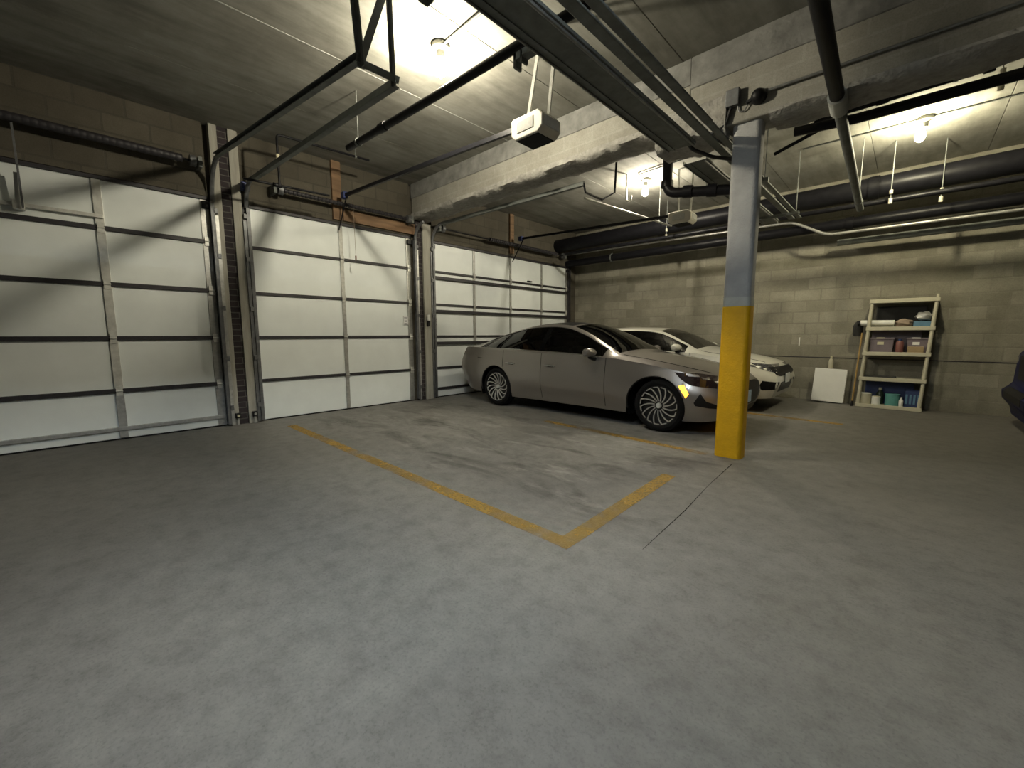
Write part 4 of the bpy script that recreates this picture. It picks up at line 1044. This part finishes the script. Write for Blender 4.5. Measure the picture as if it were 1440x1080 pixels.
for a, c in zip(LV, LV[1:]):
    for xx in (SX0+.032, SX1-.032):
        for yy in (SY0+.03, SY1-.03):
            MB().tube([(xx+sx_(a), yy, a+.025), (xx+sx_(c), yy, c-.025)], [.026, .022], 12).build('post', M['cream'], su, smooth=True)
for xx in (SX1-.03,):
    MB().tube([(xx+sx_(1.74), SY0+.03, 1.735), (xx+sx_(1.78), SY0+.03, 1.79)], .018, 10).build('post_cap', M['cream'], su)
def top(i): return LV[i]+.021
def onshelf(o, label, cat, group='things on the cream shelf unit'): return tag(o, label, cat, group)
def can(label, x, y, i, r, hh, m, lid=None, cat='can', name='paint_can', handle=False):
    z = top(i); t = thing(name, label, cat, (x, y, z), 'containers on the bottom shelf')
    MB().lathe([(r*.97, z), (r, z+.01), (r, z+hh-.012), (r*1.03, z+hh-.010), (r*1.03, z+hh), (r*.9, z+hh)], (x, y, 0), seg=24).build('body', M[m], t, smooth=True)
    if lid: MB().lathe([(r*.92, z+hh-.002), (r*.92, z+hh+.008), (r*.3, z+hh+.010)], (x, y, 0), seg=24).build('lid', M[lid], t, smooth=True)
    return t
# bottom tier
can('pale paint can at the left end of the bottom shelf', -.455, 8.98, 0, .082, .17, 'cream', 'white')
can('small white tub beside the pale paint can on the bottom shelf', -.315, 8.95, 0, .055, .13, 'white', 'cream', 'tub', 'tub')
def bottle(label, x, y, z, r, hh, m, capm, group='containers on the bottom shelf'):
    t = thing('bottle', label, 'bottle', (x, y, z), group)
    MB().lathe([(r*.9, z), (r, z+.01), (r, z+hh*.62), (r*.8, z+hh*.72), (r*.4, z+hh*.82), (r*.38, z+hh*.88)], (x, y, 0), seg=18).build('body', M[m], t, smooth=True)
    MB().lathe([(r*.46, z+hh*.87), (r*.46, z+hh), (r*.2, z+hh+.002)], (x, y, 0), seg=14).build('cap', M[capm], t, smooth=True)
    return t
bottle('dark green bottle with a pale cap on the bottom shelf', -.275, 9.06, top(0), .05, .27, 'greenb', 'cream')
can('teal round tub in the middle of the bottom shelf', -.12, 8.97, 0, .088, .19, 'teal', None, 'tub', 'tub')
bottle('little white bottle right of the teal tub', -.015, 8.91, top(0), .027, .15, 'white', 'white')
t = thing('crate', 'dark blue plastic crate at the right end of the bottom shelf', 'crate', (.11, 9.02, top(0)))
z = top(0)
MB().bb((.015, 8.93, z), (.205, 9.118, z+.012)).bb((.015, 8.93, z), (.027, 9.118, z+.26)).bb((.193, 8.93, z), (.205, 9.118, z+.26)).bb((.015, 8.93, z), (.205, 8.942, z+.26)).bb((.015, 9.106, z), (.205, 9.118, z+.26)).build('body', M['navy'], t, bevel=.005)
cm_ = MB()
for k in range(4): cm_.bb((.03+k*.045, 8.924, z+.05), (.055+k*.045, 8.931, z+.20))
cm_.build('slots', M['skyb'], t)
# fourth tier
onshelf(MB().bb((-.50, 8.93, top(1)), (-.10, 9.10, top(1)+.03)).build('folded_cloth', M['drab'], bevel=.012), 'dark flat folded cloth on the shelf above the tubs', 'cloth')
# third tier: bins
def bin_(label, x0, x1, y0, hh, lab):
    z = top(2); t = thing('storage_bin', label, 'bin', ((x0+x1)/2, y0+.12, z), 'mauve bins on the middle shelf')
    m = MB(); m.prism([(x0+.012, z), (x1-.012, z), (x1, z+hh), (x0, z+hh)], y0, y0+.18, 'y'); m.build('body', M['bin'], t, bevel=.008)
    MB().bb((x0-.008, y0-.008, z+hh-.02), (x1+.008, y0+.186, z+hh+.008)).build('rim', M['bin'], t, bevel=.006)
    cx = (x0+x1)/2-.02
    MB().bb((cx-.035, y0-.006, z+hh*.55), (cx+.045, y0-.001, z+hh*.55+.045)).build('label', M[lab], t)
    MB().bb((cx-.05, y0-.010, z+hh-.004), (cx+.05, y0+.02, z+hh+.012)).build('clip', M[lab], t)
bin_('mauve storage bin with a yellowish label, left on the middle shelf', -.455, -.17, 8.92, .225, 'label')
bin_('mauve storage bin with a white label, right on the middle shelf', -.02, .215, 8.936, .225, 'white')
t = thing('can', 'reddish brown can standing between the two mauve bins', 'can', (-.10, 8.93, top(2)))
z = top(2); MB().lathe([(.045, z), (.047, z+.01), (.047, z+.16), (.03, z+.185)], (-.10, 8.93, 0), seg=20).build('body', M['maroon'], t, smooth=True)
MB().lathe([(.024, z+.184), (.024, z+.215), (.01, z+.217)], (-.10, 8.93, 0), seg=14).build('cap', M['navy'], t)
onshelf(MB().bb((-.01, 8.875, top(2)), (.175, 8.935, top(2)+.10)).build('cardboard_box', M['card'], bevel=.004), 'small open cardboard box in front of the right mauve bin', 'box')
# second tier
t = thing('paper_roll', 'long white rolled tube sticking out left of the shelf', 'roll', (-.35, 8.92, top(3)+.07))
z = top(3)+.075
MB().tube([(-.60, 8.965, z), (-.19, 8.965, z-.005)], .042, 18).build('tube', M['white'], t, smooth=True)
MB().tube([(-.64, 8.965, z-.012), (-.60, 8.965, z-.004)], .045, 14).build('end_cap', M['trim'], t, smooth=True)
onshelf(MB().bb((-.47, 9.02, top(3)), (-.20, 9.11, top(3)+.05)).build('dark_case', M['drab'], bevel=.01), 'dark case lying behind the white roll', 'case')
def lump(name, c, s, m, label, cat, seed):
    bm = bmesh.new(); bmesh.ops.create_icosphere(bm, subdivisions=3, radius=1); rnd = random.Random(seed); ph = [rnd.uniform(0, 6) for _ in range(6)]
    for v in bm.verts:
        k = 1+.13*math.sin(v.co.x*4+ph[0])*math.sin(v.co.y*5+ph[1])+.10*math.sin(v.co.z*7+ph[2]+v.co.x*3)
        v.co = Vector((c[0]+v.co.x*s[0]*k, c[1]+v.co.y*s[1]*k, max(c[2]-s[2]*.8, c[2]+v.co.z*s[2]*k)))
    mb = MB(); mb.bm.free(); mb.bm = bm
    return tag(mb.build(name, m, smooth=True), label, cat, 'things on the cream shelf unit')
lump('cloth_bundle', (-.08, 8.97, top(3)+.06), (.10, .09, .065), M['tan'], 'crumpled brown cloth bundle between the white roll and the blue box', 'cloth', 3)
onshelf(MB().bb((-.42, 9.115, top(3)), (.17, 9.14, top(3)+.33)).build('dark_case', M['drab'], bevel=.012), 'tall dark case standing at the back of the shelf with the white roll', 'case')
onshelf(MB().bb((-.45, 9.125, top(2)), (.14, 9.14, top(2)+.34)).build('dark_board', M['bin'], bevel=.006), 'dark purplish board behind the mauve bins', 'board')
onshelf(MB().bb((-.47, 9.125, top(0)), (.12, 9.14, top(0)+.36)).build('navy_board', M['navy'], bevel=.006), 'dark blue board at the back of the bottom shelf', 'board')
onshelf(MB().bb((.03, 8.925, top(3)), (.235, 9.10, top(3)+.085)).build('flat_box', M['skyb'], bevel=.006), 'flat blue box on the shelf right of the cloth bundle', 'box')
lump('plastic_bag', (.14, 9.0, top(3)+.16), (.10, .08, .075), M['galv'], 'crumpled grey plastic bag on top of the flat blue box', 'bag', 5)
# beside the unit
t = thing('wooden_stick', 'thin yellowish wooden stick leaning on the left side of the shelf unit', 'stick', (-.61, 8.9, 0))
MB().tube([(-.612, 8.90, .012), (-.572, 9.02, 1.22)], .012, 10).build('shaft', M['stick'], t, smooth=True)
MB().tube([(-.6125, 8.8985, .0), (-.609, 8.909, .09)], .016, 10).build('ferrule', M['trim'], t, smooth=True)
t = thing('hanging_bag', 'dark grey hanging bag at the upper left of the shelf unit', 'bag', (-.61, 9.0, 1.2))
MB().lathe([(.05, 1.16), (.065, 1.20), (.07, 1.33), (.045, 1.39), (.02, 1.41)], (-.635, 9.09, 0), seg=16).build('body', M['drab'], t, smooth=True)
# leaning white board with bottle
t = thing('white_board', 'square white board leaning on the block wall left of the shelf', 'board', (-.96, 9.1, 0))
rot = Matrix.Rotation(math.radians(-7), 3, 'X') @ Matrix.Rotation(math.radians(2.0), 3, 'Y')
MB().box((-.955, 9.09, .305), (.455, .10, .58), rot).build('panel', M['white'], t, bevel=.008)
bottle('pale spray bottle on top of the white board', -.965, 9.17, .60, .034, .21, 'cream', 'label', None)
tag(MB().bb((-1.475, YBW-.012, .99), (-1.458, YBW-.001, 1.14)).build('wall_strip', M['white']), 'short bright white strip on the block wall behind the white car nose', 'strip')

# ------------------------------------------------------------------ camera and world
FPX, YAW, PITCH, ROLL = 582.449, math.radians(43.6455), math.radians(6.778), math.radians(.125)
f = Vector((-math.sin(YAW)*math.cos(PITCH), math.cos(YAW)*math.cos(PITCH), -math.sin(PITCH)))
r = Vector((math.cos(YAW), math.sin(YAW), 0)); d = f.cross(r)
r2 = r*math.cos(ROLL)+d*math.sin(ROLL); dn = -r*math.sin(ROLL)+d*math.cos(ROLL)
cam = bpy.data.cameras.new('camera'); co = bpy.data.objects.new('camera', cam); COL.objects.link(co)
cam.sensor_width = 36; cam.lens = FPX/1440*36; cam.clip_start = .05
mt = Matrix((r2, -dn, -f)).transposed().to_4x4(); mt.translation = (0, 0, 1.20); co.matrix_world = mt
bpy.context.scene.camera = co
wd = bpy.data.worlds.new('world'); wd.use_nodes = True; bpy.context.scene.world = wd
wd.node_tree.nodes['Background'].inputs[0].default_value = (.5, .6, .7, 1); wd.node_tree.nodes['Background'].inputs[1].default_value = .02
vs = bpy.context.scene.view_settings
bpy.context.scene.display_settings.display_device = 'sRGB'
vs.view_transform = 'Standard'; vs.look = 'None'; vs.gamma = 1; vs.use_curve_mapping = False; vs.exposure = 0.12
